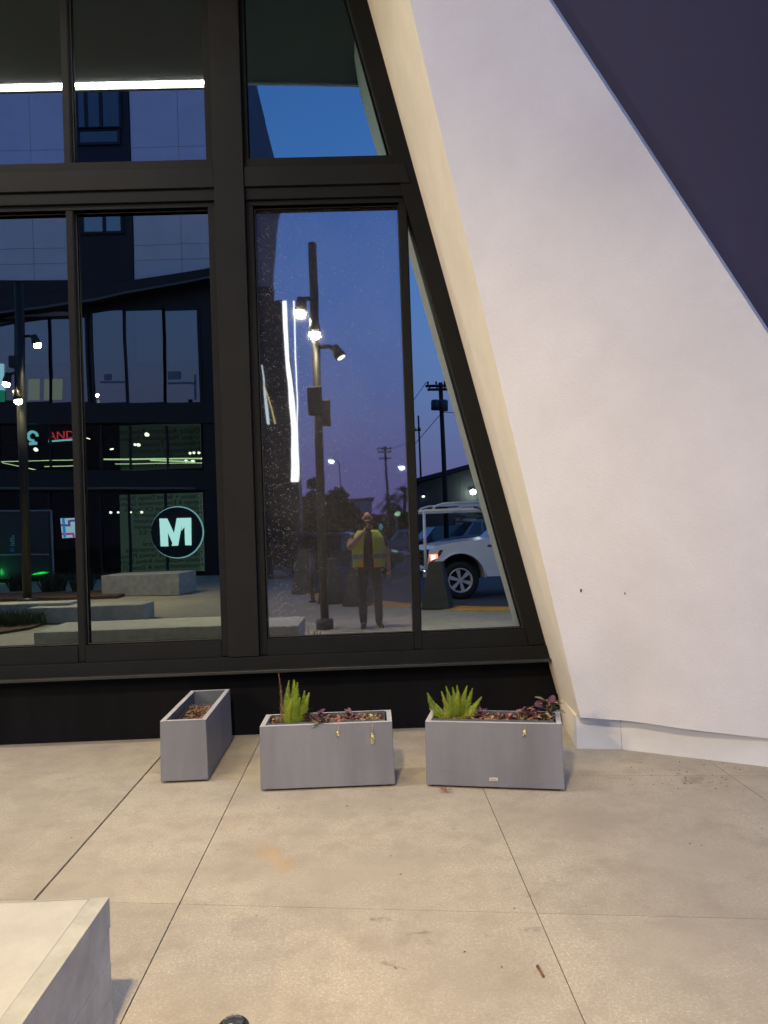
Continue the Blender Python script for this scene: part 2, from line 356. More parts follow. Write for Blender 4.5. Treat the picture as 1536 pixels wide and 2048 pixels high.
# base wall, sill
MB().prism([(XL, 5.745, -0.05), (1.62, 5.745, -0.05), (1.52, 5.745, zsill-0.13), (XL, 5.745, zsill-0.13)], (0, 0.2, 0)).build('base_wall', m_base, bd)
MB().prism([(XL, 0, zsill-0.135), (slant_x(zsill-0.135)+0.07, 0, zsill-0.135), (slant_x(zsill)+0.07, 0, zsill-0.035), (XL, 0, zsill-0.035)], (0, 0.24, 0)).build('sill', m_frame, bd, 0.004).location.y = FR-0.0-D+0.02+0.0
bd.children[-1].location.y = 0.0
for v_ in bd.children[-1].data.vertices: v_.co.y += FR-0.03
bx0 = [(XL, FR-0.075, zsill-0.150), (slant_x(zsill-0.15)+0.05, FR-0.075, zsill-0.150), (slant_x(zsill-0.15)+0.05, FR-0.075, zsill-0.128), (XL, FR-0.075, zsill-0.128)]
MB().prism(bx0, (0, 0.2, 0)).build('sill_nose', m_nose, bd, 0.003)
# post and horizontal bands
def member(name, x0, x1, z0, z1, y0=FR, y1=D+0.08, m=m_frame, bev=0.004): return box(name, x0, x1, y0, y1, z0, z1, m, bd, bev)
member('post', X['pb'], X['pc'], zsill-0.03, ztop, FR-0.035, m=m_frame2)
zt = [gl(700, v).z for v in (322, 340, 380, 404, 414)]
for nm, xa, xb in (('band', XL, X['pb']-0.002), ('band', X['pc']+0.002, None)):
    for k, (za, zb, yo) in enumerate(((zt[1]+0.002, zt[0], 0.0), (zt[2]+0.002, zt[1]-0.004, -0.022), (zt[3]+0.002, zt[2]-0.004, -0.006), (zt[4], zt[3]-0.004, 0.012))):
        if xb is None:
            MB().prism([(xa, FR+yo, za), (slant_x(za)-0.03, FR+yo, za), (slant_x(zb)-0.03, FR+yo, zb), (xa, FR+yo, zb)], (0, D+0.08-FR-yo, 0)).build('transom_band', m_frame if k != 1 else m_frame2, bd, 0.003)
        else:
            member('transom_band', xa, xb, za, zb, FR+yo, m=m_frame if k != 1 else m_frame2, bev=0.003)
# slanted edge frame
zz0, zz1 = zsill-0.03, ztop
MB().prism([(slant_in(zz0), FR-0.01, zz0), (slant_x(zz0)+0.07, FR-0.01, zz0), (slant_x(zz1)+0.07, FR-0.01, zz1), (slant_in(zz1), FR-0.01, zz1)], (0, 0.17, 0)).build('slanted_frame', m_frame, bd, 0.003)
# windows: frame mesh > pane
def window(poly, g, pane=CLR, label=None, fw=0.045):
    """poly: (x, z) corners of the visible glass, counter-clockwise"""
    n = len(poly); c = Vector((sum(p[0] for p in poly)/n, sum(p[1] for p in poly)/n))
    mb = MB()
    ring = []
    for i in range(n):
        a, p, b_ = Vector(poly[i-1]), Vector(poly[i]), Vector(poly[(i+1) % n])
        d1 = (p-a).normalized(); d2 = (b_-p).normalized()
        n1 = Vector((d1.y, -d1.x)); n2 = Vector((d2.y, -d2.x)); bis = (n1+n2); bis = bis/max(0.5, (1+n1.dot(n2)))
        ring.append((p, bis))
    lev = [(0.0, 0.052), (0.0, -0.02), (fw*0.5, -0.02), (fw*0.5, 0.052)]
    vs = []
    for p, bis in ring:
        for o_, dy in lev: q = p+bis*o_; vs.append((q.x, D+0.0-0.02+dy-0.02, q.y))
    fs = []
    for i in range(n):
        for k in range(3): fs.append((i*4+k, ((i+1) % n)*4+k, ((i+1) % n)*4+k+1, i*4+k+1))
    mb.add(vs, fs)
    o = mb.build('window', m_frame, bd)
    if label: o['label'] = label
    pv = [(p.x+b_.x*0.03, D + pane[1]*(p.x-c.x) + pane[0]*(p.y-c.y), p.y+b_.y*0.03) for p, b_ in ring]
    pn = MB().add(pv, [tuple(range(n))]).build('pane', g, o)
    gk = MB()
    for i in range(n):
        a, b_ = ring[i], ring[(i+1) % n]
        A, B = a[0], b_[0]; Ai, Bi = A-a[1]*0.008, B-b_[1]*0.008
        gk.add([(A.x, D-0.012, A.y), (B.x, D-0.012, B.y), (Bi.x, D-0.010, Bi.y), (Ai.x, D-0.010, Ai.y)], [(0, 1, 2, 3)])
    gk.build('gasket', m_gasket, o)
    return o
def R4(x0, x1, z0, z1): return [(x0, z0), (x1, z0), (x1, z1), (x0, z1)]
for xa, xb in ((XL+0.05, -4.25), (-4.2, -3.22), (-3.17, X['m1a']), (X['m1b'], X['pa'])):
    window(R4(xa, xb, zpb, zpt), g_left)
    window(R4(xa, xb, zub, ztop-0.03), g_up)
    member('mullion', xb, xb+0.05, zsill-0.03, zt[4]-0.002, FR+0.015) if xb < -1.5 else None
    member('mullion', xb, xb+0.05, zt[0]+0.002, ztop, FR+0.015) if xb < -1.5 else None
member('jamb_strip', X['pa'], X['pb']-0.003, zsill-0.03, zt[4]-0.002, FR+0.01)
member('jamb_strip', X['pa'], X['pb']-0.003, zt[0]+0.002, ztop, FR+0.01)
member('jamb_strip', X['pc']+0.003, X['pd'], zsill-0.03, zt[4]-0.002, FR+0.01)
member('jamb_strip', X['pc']+0.003, X['pd']-0.02, zt[0]+0.002, ztop, FR+0.01)
member('mullion', X['q0'], X['q1'], zsill-0.03, zt[4]-0.002, FR+0.01)
member('bottom_rail', XL, X['m1a'], zsill-0.035, zpb, FR+0.005); member('bottom_rail', X['m1b'], X['pa'], zsill-0.035, zpb, FR+0.005)
member('bottom_rail', X['pd'], X['q0']-0.001, zsill-0.035, zpb, FR+0.005)
MB().prism([(X['q1']+0.001, FR+0.005, zsill-0.035), (slant_in(zsill-0.035), FR+0.005, zsill-0.035), (slant_in(zpb), FR+0.005, zpb), (X['q1']+0.001, FR+0.005, zpb)], (0, 0.13, 0)).build('bottom_rail', m_frame, bd, 0.003)
window(R4(X['pd'], X['q0'], zpb, zpt), g_dirty, DIRTY, 'dusty pane reflecting the photographer and a lamp post')
zap = p0s.z + (X['q1']+0.004-p0s.x)*(p1s.z-p0s.z)/(p1s.x-p0s.x)
window([(X['q1'], zpb), (slant_in(zpb), zpb), (X['q1']+0.006, min(zap, zpt))], g_tri, TRI, 'tall triangular pane reflecting a white pickup truck')
window([(X['pd']-0.02, zub), (slant_in(zub), zub), (slant_in(ztop-0.03), ztop-0.03), (X['pd']-0.02, ztop-0.03)], g_clear, UPR, 'upper pane reflecting a patch of deep blue sky')
# dark room behind the glass
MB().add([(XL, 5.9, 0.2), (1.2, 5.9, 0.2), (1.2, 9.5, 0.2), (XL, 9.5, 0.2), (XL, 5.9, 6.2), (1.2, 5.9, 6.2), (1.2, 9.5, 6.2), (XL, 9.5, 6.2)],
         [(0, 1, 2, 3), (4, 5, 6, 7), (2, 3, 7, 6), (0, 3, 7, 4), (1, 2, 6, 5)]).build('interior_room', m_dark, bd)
# soffit with its light strip
YS = 4.2
zso = ry(300, 172, YS).z
xE = ry(412, 172, YS).x
MB().prism([(XL-1, YS, zso), (0.9, YS, zso), (0.9, 6.0, zso), (XL-1, 6.0, zso)], (0, 0, 0.25)).build('soffit', m_soffit, bd)
MB().prism([(XL-1, YS-0.03, zso-0.02), (0.9, YS-0.03, zso-0.02), (0.9, YS-0.03, zso+2.2), (XL-1, YS-0.03, zso+2.2)], (0, 0.03, 0)).build('fascia', m_white, bd)
led = MB().add([(XL-0.5, YS+0.012, zso-0.002), (xE+0.06, YS+0.012, zso-0.002), (xE+0.06, YS+0.074, zso-0.002), (XL-0.5, YS+0.074, zso-0.002)], [(0, 3, 2, 1)]).build('light_strip', m_led, bd)
box('light_lip', XL-0.5, xE+0.08, YS-0.028, YS+0.010, zso-0.030, zso-0.0195, m_soffit, bd)
# ---- the white slanted wall
LN = 0.11
n0 = Vector((0, 1, LN)); q0 = Vector((0, 5.01, 0))
E = lambda v: at_plane(819+0.238*v, v, q0, n0)
Fo = lambda v: at_plane(819+0.238*v+79, v, q0, n0)
f0, f1 = Fo(1438), Fo(-330)
gdir = at_z(1536, 1534) - at_z(1243, 1499)
e1 = E(-330)
n1 = (e1-f0).cross(gdir).normalized()
A1 = lambda u, v: at_plane(u, v, f0, n1)
e0 = E(1438); j0 = E(1435)
NV = lambda t: (1098 + (1536-1098)*t, 0 + 668*t)      # navy edge in the picture
navA, navB = A1(*NV(-0.30)), A1(*NV(1.75))
wall_r = A1(1900, 1518)
thick = 0.06
kR = at_z(1536, 1474, 0.22) + Vector((0, 0.0, 0)); kR = Vector((2.42, 4.50, 0.22))
n1 = (e1-j0).cross(kR-j0).normalized(); f0 = j0
A1 = lambda u, v: at_plane(u, v, j0, n1)
wr0, navA, navB = A1(1900, 1518), A1(*NV(-0.30)), A1(*NV(1.75))
rows, colsn = 60, 40
rb = [(0.0, wr0), (0.42, navB), (1.0, navA)]
def rbound(t):
    for (t0, p0_), (t1, p1_) in zip(rb[:-1], rb[1:]):
        if t <= t1: return p0_.lerp(p1_, (t-t0)/(t1-t0))
    return navA
vs = []
for i in range(rows+1):
    t = i/rows; Lp = j0.lerp(e1, t); Rp = rbound(t)
    for k in range(colsn+1):
        sx = (k/colsn)**1.6; p = Lp.lerp(Rp, sx); d = p.x-(j0.x+(e1.x-j0.x)*(p.z-j0.z)/(e1.z-j0.z))
        off = 0.055*math.exp(-((d-0.30)/0.20)**2)*max(0.0, 1-(p.z-0.2)/2.2)**2
        vs.append(p+Vector((0, off, 0)))
wcol = colsn+1
ww = MB().add(vs, [(i*wcol+k, i*wcol+k+1, (i+1)*wcol+k+1, (i+1)*wcol+k) for i in range(rows) for k in range(colsn)], True).build('white_wall', m_white, bd)
wu = MB(); nb_ = [Vector(v_) for v_ in vs[:wcol]]
wu.add(nb_+[p+Vector((0, 0.05, 0.003)) for p in nb_], [(k, k+1, wcol+k+1, wcol+k) for k in range(colsn)]).build('wall_underside', m_white, bd)
for p in ww.data.polygons:
    if p.normal.y > 0: p.flip()
# bevelled trim at the navy edge and the navy panel behind it
b0, b1 = A1(*NV(-0.30)), A1(*NV(1.75))
side = Vector((0.020, 0.006, 0.012)); back = Vector((0.012, 0.06, 0))
MB().add([b0, b1, b1+side+Vector((0.02, 0.03, 0)), b0+side+Vector((0.02, 0.03, 0))], [(0, 1, 2, 3)]).build('edge_trim', m_bb, bd)
c0, c1 = b0+Vector((0.02, 0.045, 0)), b1+Vector((0.02, 0.045, 0))
MB().prism([c0, c1, c1+gdir*4+Vector((0, 0, 0.3)), c0+gdir*5], (0.0, 0.05, 0)).build('navy_panel', m_navy, bd)
# jamb between glass and the wall's front edge
gt, gb = gl(727.5-0.2738*330, -330, 5.76), gl(1114, 1389, 5.76)
kc = at_z(1153, 1497)
gz = Vector((gt.x+(gb.x-gt.x)*(e0.z-gt.z)/(gb.z-gt.z), 5.76, e0.z))
MB().prism([gz, e0, e1, gt], (0.03, 0.06, 0)).build('jamb', m_jamb_lit, bd)
MB().prism([Vector((gz.x+0.035, 5.76, -0.02)), kc+Vector((0, 0, -0.02)), Vector((kc.x, kc.y, e0.z-0.003)), Vector((gz.x+0.008, 5.76, e0.z-0.003))], (0.03, 0.05, 0)).build('jamb_base', m_jamb_lit, bd)
# baseboard
kd = at_z(1243, 1499); ke = at_z(1536, 1534); ke = kd + (ke-kd)*3.2
hb = 0.215
MB().prism([kc+Vector((0.003, 0, -0.02)), kd+Vector((0, 0, -0.02)), kd+Vector((0, 0.0, hb)), kc+Vector((0.003, 0.0, hb))], (0, 0.06, 0)).build('baseboard', m_bb, bd)
MB().prism([kd+Vector((0.003, 0, -0.02)), ke+Vector((0, 0, -0.02)), ke+Vector((0, 0, hb)), kd+Vector((0.003, 0, hb))], (0, 0.06, 0)).build('baseboard', m_bb, bd)

# ================================================================== LAMP POSTS
def lamp_post(base, top_z, heads, label, boxes=(), r=0.068, name='lamp_post', energy=500, real=True):
    t = thing(name, base, label, 'lamp post', 'black lamp posts with spotlights')
    MB().tube([base, base+Vector((0, 0, top_z))], r, 20).build('pole', m_blackmetal, t)
    MB().tube([base+Vector((0, 0, 0)), base+Vector((0, 0, 0.14)), base+Vector((0, 0, 0.16))], [r*2.0, r*2.0, r*1.1], 20).build('base_cover', m_blackmetal, t)
    MB().tube([base+Vector((0, 0, top_z)), base+Vector((0, 0, top_z+0.02))], [r*1.06, r*0.9], 20).build('cap', m_blackmetal, t)
    for (dx, dy, z0, z1) in boxes:
        MB().box(base.x+dx-0.11, base.x+dx+0.11, base.y+dy-0.09, base.y+dy+0.09, base.z+z0, base.z+z1).build('control_box', m_blackmetal, t, 0.01)
    for (off, z, aim, pw) in heads:                 # off: where the head hangs, aim: direction of the beam
        c = base + Vector((off[0], off[1], z)); a = Vector((aim[0]*0.75, 0.13, -0.95)).normalized(); la = Vector(aim).normalized()
        hd = MB().tube([c-a*0.13, c-a*0.11, c-a*0.02, c+a*0.02, c+a*0.10, c+a*0.105], [0.035, 0.075, 0.080, 0.092, 0.098, 0.090], 20).build('lamp_head', m_blackmetal, t)
        st = base + Vector((0, 0, z+0.10))
        MB().tube([st, st.lerp(c, 0.6)+Vector((0, 0, 0.07)), c-a*0.06], 0.032, 10).build('arm', m_blackmetal, t)
        q = c + a*0.108
        MB().tube([q, q+a*0.004], [0.068, 0.068], 20).build('lens', m_lamp, hd)
        if pw:
            ld = bpy.data.lights.new('spotlight', 'SPOT'); ld.energy = pw/EXF; ld.color = (1.0, 0.775, 0.41); ld.spot_size = rad(122 if la.y > 0.3 and base.y > -2 else 150); ld.spot_blend = 0.95; ld.shadow_soft_size = 0.08
            lo = bpy.data.objects.new('spotlight', ld); COL.objects.link(lo); lo.parent = t
            lo.location = q + a*0.02 - base; lo.rotation_euler = la.to_track_quat('-Z', 'Y').to_euler()
    return t
b1_ = rg(650, 1258, DIRTY); Yp = b1_.y
def hz(u, v): p = ry(u, v, Yp, DIRTY); return p.x-b1_.x, p.z
h1, h2, h3 = hz(603, 612), hz(638, 658), hz(676, 706)
lamp_post(Vector((b1_.x, b1_.y, 0)), hz(638, 488)[1], [
    ((h1[0], 0.05), h1[1], (-0.20, 0.48, -0.87), 1080), ((0.0, 0.17), h2[1], (0.0, 0.45, -0.88), 860), ((h3[0], 0.05), h3[1], (0.75, -0.65, -0.75), 1000)],
    'tall black lamp post with three lit spotlights beside the photographer', boxes=[(-0.03, 0.1, hz(640, 832)[1], hz(640, 778)[1]), (0.09, -0.08, hz(640, 838)[1]-0.1, hz(640, 800)[1])])
# second lamp post, behind the planted kerb, and a third farther back by the opposite building
b2_ = rg(55, 1209); Y2 = b2_.y
def hz2(u, v): p = ry(u, v, Y2); return p.x-b2_.x, p.z
lamp_post(Vector((b2_.x, b2_.y, 0)), 7.3, [((hz2(72, 682)[0], 0.05), hz2(72, 682)[1], (0.55, 0.55, -0.75), 2300), ((hz2(18, 757)[0], 0.05), hz2(18, 757)[1], (-0.2, 0.4, -0.85), 1400), ((0.0, 0.2), hz2(55, 793)[1], (0.3, 0.6, -0.75), 1300)],
          'black lamp post with three spotlights rising behind the planted concrete kerb', boxes=[(-0.12, 0.0, hz2(40, 735)[1], hz2(40, 712)[1])], r=0.10)
b3_ = rg(208, 1152); Y3 = b3_.y
def hz3(u, v): p = ry(u, v, Y3); return p.x-b3_.x, p.z
lamp_post(Vector((b3_.x, b3_.y, 0)), hz3(195, 776)[1]+0.4, [((-0.35, 0.05), hz3(190, 872)[1], (-0.4, 0.3, -0.9), 0), ((0.40, 0.05), hz3(212, 893)[1], (0.3, 0.3, -0.9), 0), ((0.0, 0.22), hz3(200, 785)[1], (0, 0.3, -0.85), 900)],
          'black lamp post farthest back, in front of the glowing round sign', r=0.075)

# ================================================================== BENCHES AND PLANTED KERB
def block_bench(x0, x1, y0, y1, h, label, rim=0.055, top=m_conctop, rot=0.0, pivot=None):
    t = thing('concrete_bench', (x1, y1, 0), label, 'bench', 'concrete benches on the plaza')
    mb = MB()
    n = 5
    hs = [0.0]+[h*k/n for k in range(1, n)]+[h]
    MB().box(x0+0.004, x1-0.004, y0+0.004, y1-0.004, 0.0, h-0.010).build('body', m_conc, t)
    for k in range(4):   # lifts left by the formwork boards
        e_ = 0.0012*((k*7) % 3)
        MB().box(x0+e_, x1-e_, y0+e_, y1-e_, h*k/4+0.0008, h*(k+1)/4-(0.0008 if k < 3 else 0.007)).build('board_lift', m_conc, t, 0.0012, 1)
    MB().box(x0+rim, x1-rim, y0+rim, y1-rim*0.4, h-0.02, h).build('seat_slab', top, t, 0.004)
    mb = MB()
    mb.add([(x0, y0, h-0.007), (x1, y0, h-0.007), (x1, y1, h-0.007), (x0, y1, h-0.007),
            (x0+rim, y0+rim, h-0.001), (x1-rim, y0+rim, h-0.001), (x1-rim, y1-rim*0.4, h-0.001), (x0+rim, y1-rim*0.4, h-0.001)],
           [(0, 1, 5, 4), (1, 2, 6, 5), (2, 3, 7, 6), (3, 0, 4, 7)]).build('chamfer', m_conc, t)
    if rot:
        t.rotation_euler = (0, 0, rot)
    return t
cB = at_z(219, 1789, 0.42)
xBl = ry(67, 1262, cB.y).x
block_bench(xBl, cB.x, cB.y-0.95, cB.y, 0.42, 'long concrete bench in the lower left corner with pale top')
p_ = rg(192, 1196); q_ = rg(358, 1190)
block_bench(p_.x, q_.x, q_.y-1.1, q_.y, 0.52, 'low concrete bench before the opposite building below the round sign', rot=rad(9))
p_ = rg(195, 1241); q_ = rg(285, 1241)
block_bench(p_.x-1.2, q_.x, q_.y-0.6, q_.y, 0.28, 'short low concrete bench between the long bench and the far bench', rot=rad(4))
kp = rg(140, 1241)
kt = thing('planted_kerb', (kp.x, kp.y, 0), 'concrete kerb wall holding a grassy mulch bed at the left edge', 'planter')
MB().box(kp.x-7, kp.x, kp.y-0.5, kp.y, 0, 0.33).build('kerb_wall', m_conc, kt, 0.01)
m_mulch = mat('mulch', (0.10, 0.055, 0.03), 0.95, var=0.5, scale=25, bump=0.01, bscale=30)
m_grass = mat('dull_grass', (0.07, 0.085, 0.025), 0.8, var=0.4, scale=8)
bed = [rg(0, 1268), rg(60, 1258), rg(104, 1243), rg(100, 1232)]
bed = [Vector((kp.x-7, bed[0].y+0.6, 0))] + [Vector((p.x, p.y, 0)) for p in bed[:3]] + [Vector((bed[2].x+0.1, kp.y+0.01, 0)), Vector((kp.x-7, kp.y+0.01, 0))]
MB().prism(bed, (0, 0, 0.03)).build('mulch_bed', m_mulch, kt)
def blades(cx, cy, z, n, rx, ry_, h, lean=0.5, w=0.012, rnd=random):
    mb = MB()
    for _ in range(n):
        a = rnd.uniform(0, 6.283); r = math.sqrt(rnd.random()); x, y = cx+rx*r*math.cos(a), cy+ry_*r*math.sin(a)
        hh = h*rnd.uniform(0.5, 1.0); dx, dy = rnd.uniform(-lean, lean)*hh, rnd.uniform(-lean, lean)*hh; t = rnd.uniform(0, 6.28); wx, wy = w*math.cos(t), w*math.sin(t)
        mb.add([(x-wx, y-wy, z), (x+wx, y+wy, z), (x+dx*0.4+wx*0.7, y+dy*0.4+wy*0.7, z+hh*0.6), (x+dx*0.4-wx*0.7, y+dy*0.4-wy*0.7, z+hh*0.6), (x+dx, y+dy, z+hh)], [(0, 1, 2, 3), (3, 2, 4)])
    return mb
tag(blades(kp.x-2.4, kp.y+0.55, 0.03, 2200, 2.2, 0.5, 0.28).build('grass', m_grass), 'dull green grass growing against the concrete kerb wall', 'grass', kind='stuff')
# far planting strip
fp0, fp1 = rg(0, 1197), rg(234, 1197)
ft = thing('planting_strip', ((fp0.x+fp1.x)/2, fp0.y, 0), 'narrow dark mulch strip between the kerb and the opposite building', 'flower bed')
MB().prism([(fp0.x-5, fp0.y, 0), (fp1.x, fp1.y, 0), (fp1.x, fp1.y-1.7, 0), (fp0.x-5, fp0.y-1.7, 0)], (0, 0, 0.06)).build('mulch_bed', m_mulch, ft)
m_tuft = mat('dark_tuft_green', (0.03, 0.04, 0.02), 0.7, var=0.4, scale=8)
for (u, w_, lab) in ((20, 0.45, 'leftmost dark grass tuft in the far planting strip'), (92, 0.65, 'wide dark grass tuft in the middle of the far planting strip'), (150, 0.5, 'dark grass tuft right of the lamp post in the far strip'), (222, 0.5, 'dark grass tuft beside the far concrete bench')):
    p = rg(u, 1190)
    tt = thing('grass_tuft', (p.x, p.y-0.5, 0.06), lab, 'plant', 'tufts in the far planting strip')
    blades(p.x, p.y-0.5, 0.055, 160, w_*0.5, w_*0.4, 0.6, 0.6, 0.02).build('blade_clump', m_tuft, tt)

# ================================================================== PLANTERS IN FRONT OF THE WINDOW
m_plan = mat('planter_grey', (0.165, 0.169, 0.200), 0.55, var=0.22, scale=3.0, streak=True, bump=0.0008, bscale=70, grime=0.35)
m_rim = mat('planter_rim', (0.50, 0.48, 0.48), 0.6, var=0.12, scale=12, grime=0.5)
m_planin = mat('planter_liner', (0.085, 0.095, 0.12), 0.5, var=0.15)
m_soil = mat('potting_soil', (0.055, 0.028, 0.016), 0.95, var=0.65, scale=45, bump=0.006, bscale=60)
m_litter = mat('dry_litter', (0.26, 0.15, 0.08), 0.9, var=0.5, scale=40)
PW, PD, PH = 0.79, 0.285, 0.385
def planter(name, label, fill, w=PW, liner_tilt=0.0, plate=False, seed=1, soilspan=None):
    """local: centre of the base at the origin, long side along X, front at -Y"""
    rnd = random.Random(seed)
    t = thing(name, (0, 0, 0), label, 'planter', 'grey planter boxes on the pavement')
    x, y, z0, z1 = w/2, PD/2, 0.014, PH; rw = 0.030; dp = 0.20; tp = 0.006
    mb = MB()
    o_ = [(-x-tp, -y-tp), (x+tp, -y-tp), (x+tp, y+tp), (-x-tp, y+tp)]; u_ = [(-x, -y), (x, -y), (x, y), (-x, y)]
    mb.add([(a, b, z0) for a, b in o_]+[(a, b, z1) for a, b in u_], [(0, 3, 2, 1), (0, 1, 5, 4), (1, 2, 6, 5), (2, 3, 7, 6), (3, 0, 4, 7)])
    mb.build('body', m_plan, t, 0.005)
    i_ = [(-x+rw, -y+rw), (x-rw, -y+rw), (x-rw, y-rw), (-x+rw, y-rw)]
    mb = MB(); mb.add([(a, b, z1+0.001) for a, b in u_]+[(a, b, z1+0.001) for a, b in i_]+[(a, b, z1-dp) for a, b in i_],
           [(0, 1, 5, 4), (1, 2, 6, 5), (2, 3, 7, 6), (3, 0, 4, 7)])
    mb.build('rim', m_rim, t)
    mb = MB(); mb.add([(a, b, z1) for a, b in i_]+[(a, b, z1-dp) for a, b in i_], [(0, 1, 5, 4), (1, 2, 6, 5), (2, 3, 7, 6), (3, 0, 4, 7), (4, 5, 6, 7)])
    mb.build('inner_wall', m_planin, t)
    MB().box(-x+0.02, x-0.02, -y+0.02, y-0.02, 0.0, z0+0.002).build('base_foot', m_gasket, t)
    # liner tray
    a0, a1, c0_, c1_ = -x+rw+0.008, x-rw-0.012, -y+rw+0.006, y-rw-0.012
    if soilspan: a0, a1 = soilspan
    lh = z1-fill
    def ring(d, z): return [(a0+d, c0_+d, z), (a1-d, c0_+d, z), (a1-d, c1_-d, z), (a0+d, c1_-d, z)]
    mb = MB(); mb.add(ring(0, lh+0.018)+ring(0.005, lh+0.018)+ring(0.005, lh-0.08)+ring(0, lh-0.08),
        [(0, 1, 5, 4), (1, 2, 6, 5), (2, 3, 7, 6), (3, 0, 4, 7), (4, 5, 9, 8), (5, 6, 10, 9), (6, 7, 11, 10), (7, 4, 8, 11), (0, 1, 13, 12), (1, 2, 14, 13), (2, 3, 15, 14), (3, 0, 12, 15)])
    ln = mb.build('liner', m_planin, t); ln.rotation_euler = (0, 0, liner_tilt)
    # soil
    nx, ny = 46, 14; mb = MB(); vs = []
    for i in range(nx):
        for j in range(ny):
            vs.append((a0+0.006+(a1-a0-0.012)*i/(nx-1), c0_+0.006+(c1_-c0_-0.012)*j/(ny-1), lh-0.008+rnd.gauss(0, 0.006)+0.008*math.sin(i*0.4+seed)*math.sin(j*0.7)))
    mb.add(vs, [(i*ny+j, (i+1)*ny+j, (i+1)*ny+j+1, i*ny+j+1) for i in range(nx-1) for j in range(ny-1)])
    so = mb.build('soil', m_soil, t); so.rotation_euler = (0, 0, liner_tilt)
    mb = MB()
    for _ in range(420):
        px, py = rnd.uniform(a0+0.02, a1-0.02), rnd.uniform(c0_+0.015, c1_-0.015); pz = lh+rnd.uniform(-0.004, 0.014)
        s = rnd.uniform(0.005, 0.019); an = rnd.uniform(0, 6.28); ca, sa = math.cos(an)*s, math.sin(an)*s; k = rnd.uniform(0.2, 0.6)
        mb.add([(px-ca, py-sa, pz), (px+sa*k, py-ca*k, pz+rnd.uniform(-.006, .01)), (px+ca, py+sa, pz+rnd.uniform(-.008, .012)), (px-sa*k, py+ca*k, pz+rnd.uniform(-.006, .008))], [(0, 1, 2, 3)])
    li = mb.build('leaf_litter', m_litter, t); li['kind'] = 'stuff'; li.rotation_euler = (0, 0, liner_tilt)
    if plate:
        pl = box('name_plate', -0.028, 0.022, -y-0.009, -y-0.004, 0.052, 0.070, mat('plate_metal', (0.62, 0.60, 0.54), 0.35, 0.5), t, 0.001)
        for k in range(6): box('plate_mark', -0.022+k*0.006, -0.019+k*0.006, -y-0.0098, -y-0.0085, 0.058, 0.064, mat('plate_ink', (0.25, 0.24, 0.22), 0.6), pl)
    return t
def place(t, fl, fr, depth=PD):        # front-left and front-right base corners -> location and turn
    d = (fr-fl); a = math.atan2(d.y, d.x); c = (fl+fr)/2 + Vector((-d.y, d.x, 0)).normalized()*depth/2
    t.location = (c.x, c.y, 0); t.rotation_euler = (0, 0, a); return Matrix.Translation((c.x, c.y, 0)) @ Matrix.Rotation(a, 4, 'Z')
pm = planter('planter_box', 'grey planter box with a dry brown stalk and a foxtail fern, middle of three', 0.010, seed=3)
Mm = place(pm, at_z(522, 1584), at_z(790, 1573))
prt = planter('planter_box', 'grey planter box with a wide foxtail fern and a maker plate, nearest the white wall', 0.008, seed=5, plate=True)
Mr = place(prt, at_z(854, 1574), at_z(1129, 1584))
pe = planter('planter_box', 'grey planter box standing end-on with bare soil and no plants', 0.075, w=0.86, liner_tilt=0.035, seed=9, soilspan=(-0.39, 0.25))
cl = (at_z(327, 1567)+at_z(411, 1566))/2
pe.location = (cl.x-0.004, cl.y+0.44, 0); pe.rotation_euler = (0, 0, rad(90.5))

# foxtail ferns: plumes of tiny leaflets
m_fern = mat('fern_green', (0.52, 0.60, 0.09), 0.6, var=0.35, scale=55)
m_fern2 = mat('fern_green_dark', (0.38, 0.48, 0.07), 0.6, var=0.35, scale=55)
m_brown = mat('dry_frond', (0.24, 0.125, 0.07), 0.85, var=0.35, scale=50)
def plume(base, tip, r, n, rnd, ll=0.014, bend=0.02, spread=0.6):
    base, tip = Vector(base), Vector(tip); ax = tip-base; L_ = ax.length; mb = MB()
    side = Vector((rnd.uniform(-1, 1), rnd.uniform(-1, 1), 0))*bend
    u = ax.normalized(); a = u.cross(Vector((0.3, 1, 0.1))).normalized(); b = u.cross(a)
    P = lambda t: base + ax*t + side*math.sin(math.pi*t)
    mb.tube([P(k/6) for k in range(7)], [0.0035*(1-0.8*k/6) for k in range(7)], 5)
    for k in range(n):
        t = (k+rnd.random())/n; w = r*(min(1, t*4+0.35))*(1-max(0, (t-0.35)/0.65)**1.3*0.97)
        an = k*2.39996+rnd.uniform(-.3, .3); ro = (a*math.cos(an)+b*math.sin(an))
        c = P(t)+ro*w*rnd.uniform(0.15, 0.80); d = (ro*0.75+u*spread+Vector((rnd.uniform(-.3, .3), rnd.uniform(-.3, .3), rnd.uniform(-.2, .3)))).normalized()
        l = ll*rnd.uniform(0.6, 1.15)*(1-0.72*max(0, t-0.25)/0.75); s = d.cross(ro if abs(d.dot(ro)) < 0.95 else u).normalized()*0.0017
        mb.add([c-d*l*0.4, c+s, c+d*l, c-s], [(0, 1, 2, 3)])
    return mb
def fern(name, label, M, base_px, tips, yb, r=0.020, n=520, seed=1, fill=PH-0.04):
    rnd = random.Random(seed)
    b0 = at_z(base_px[0], base_px[1], fill); b0 = Vector((b0.x, yb, fill-0.01))
    t = thing(name, b0, label, 'plant', 'foxtail ferns in the planters')
    for i, (u, v, dy, rr) in enumerate(tips):
        tp = at_y(u, v, yb+dy); bb = b0 + Vector(((tp.x-b0.x)*0.32, dy*0.5, 0))
        plume(bb, tp, r*rr*0.95, int(n*max(0.5, (tp-bb).length/0.25)*rr*3.4), rnd, ll=0.017).build('plume', m_fern if i % 2 else m_fern2, t)
    return t
ym = 4.49+0.10
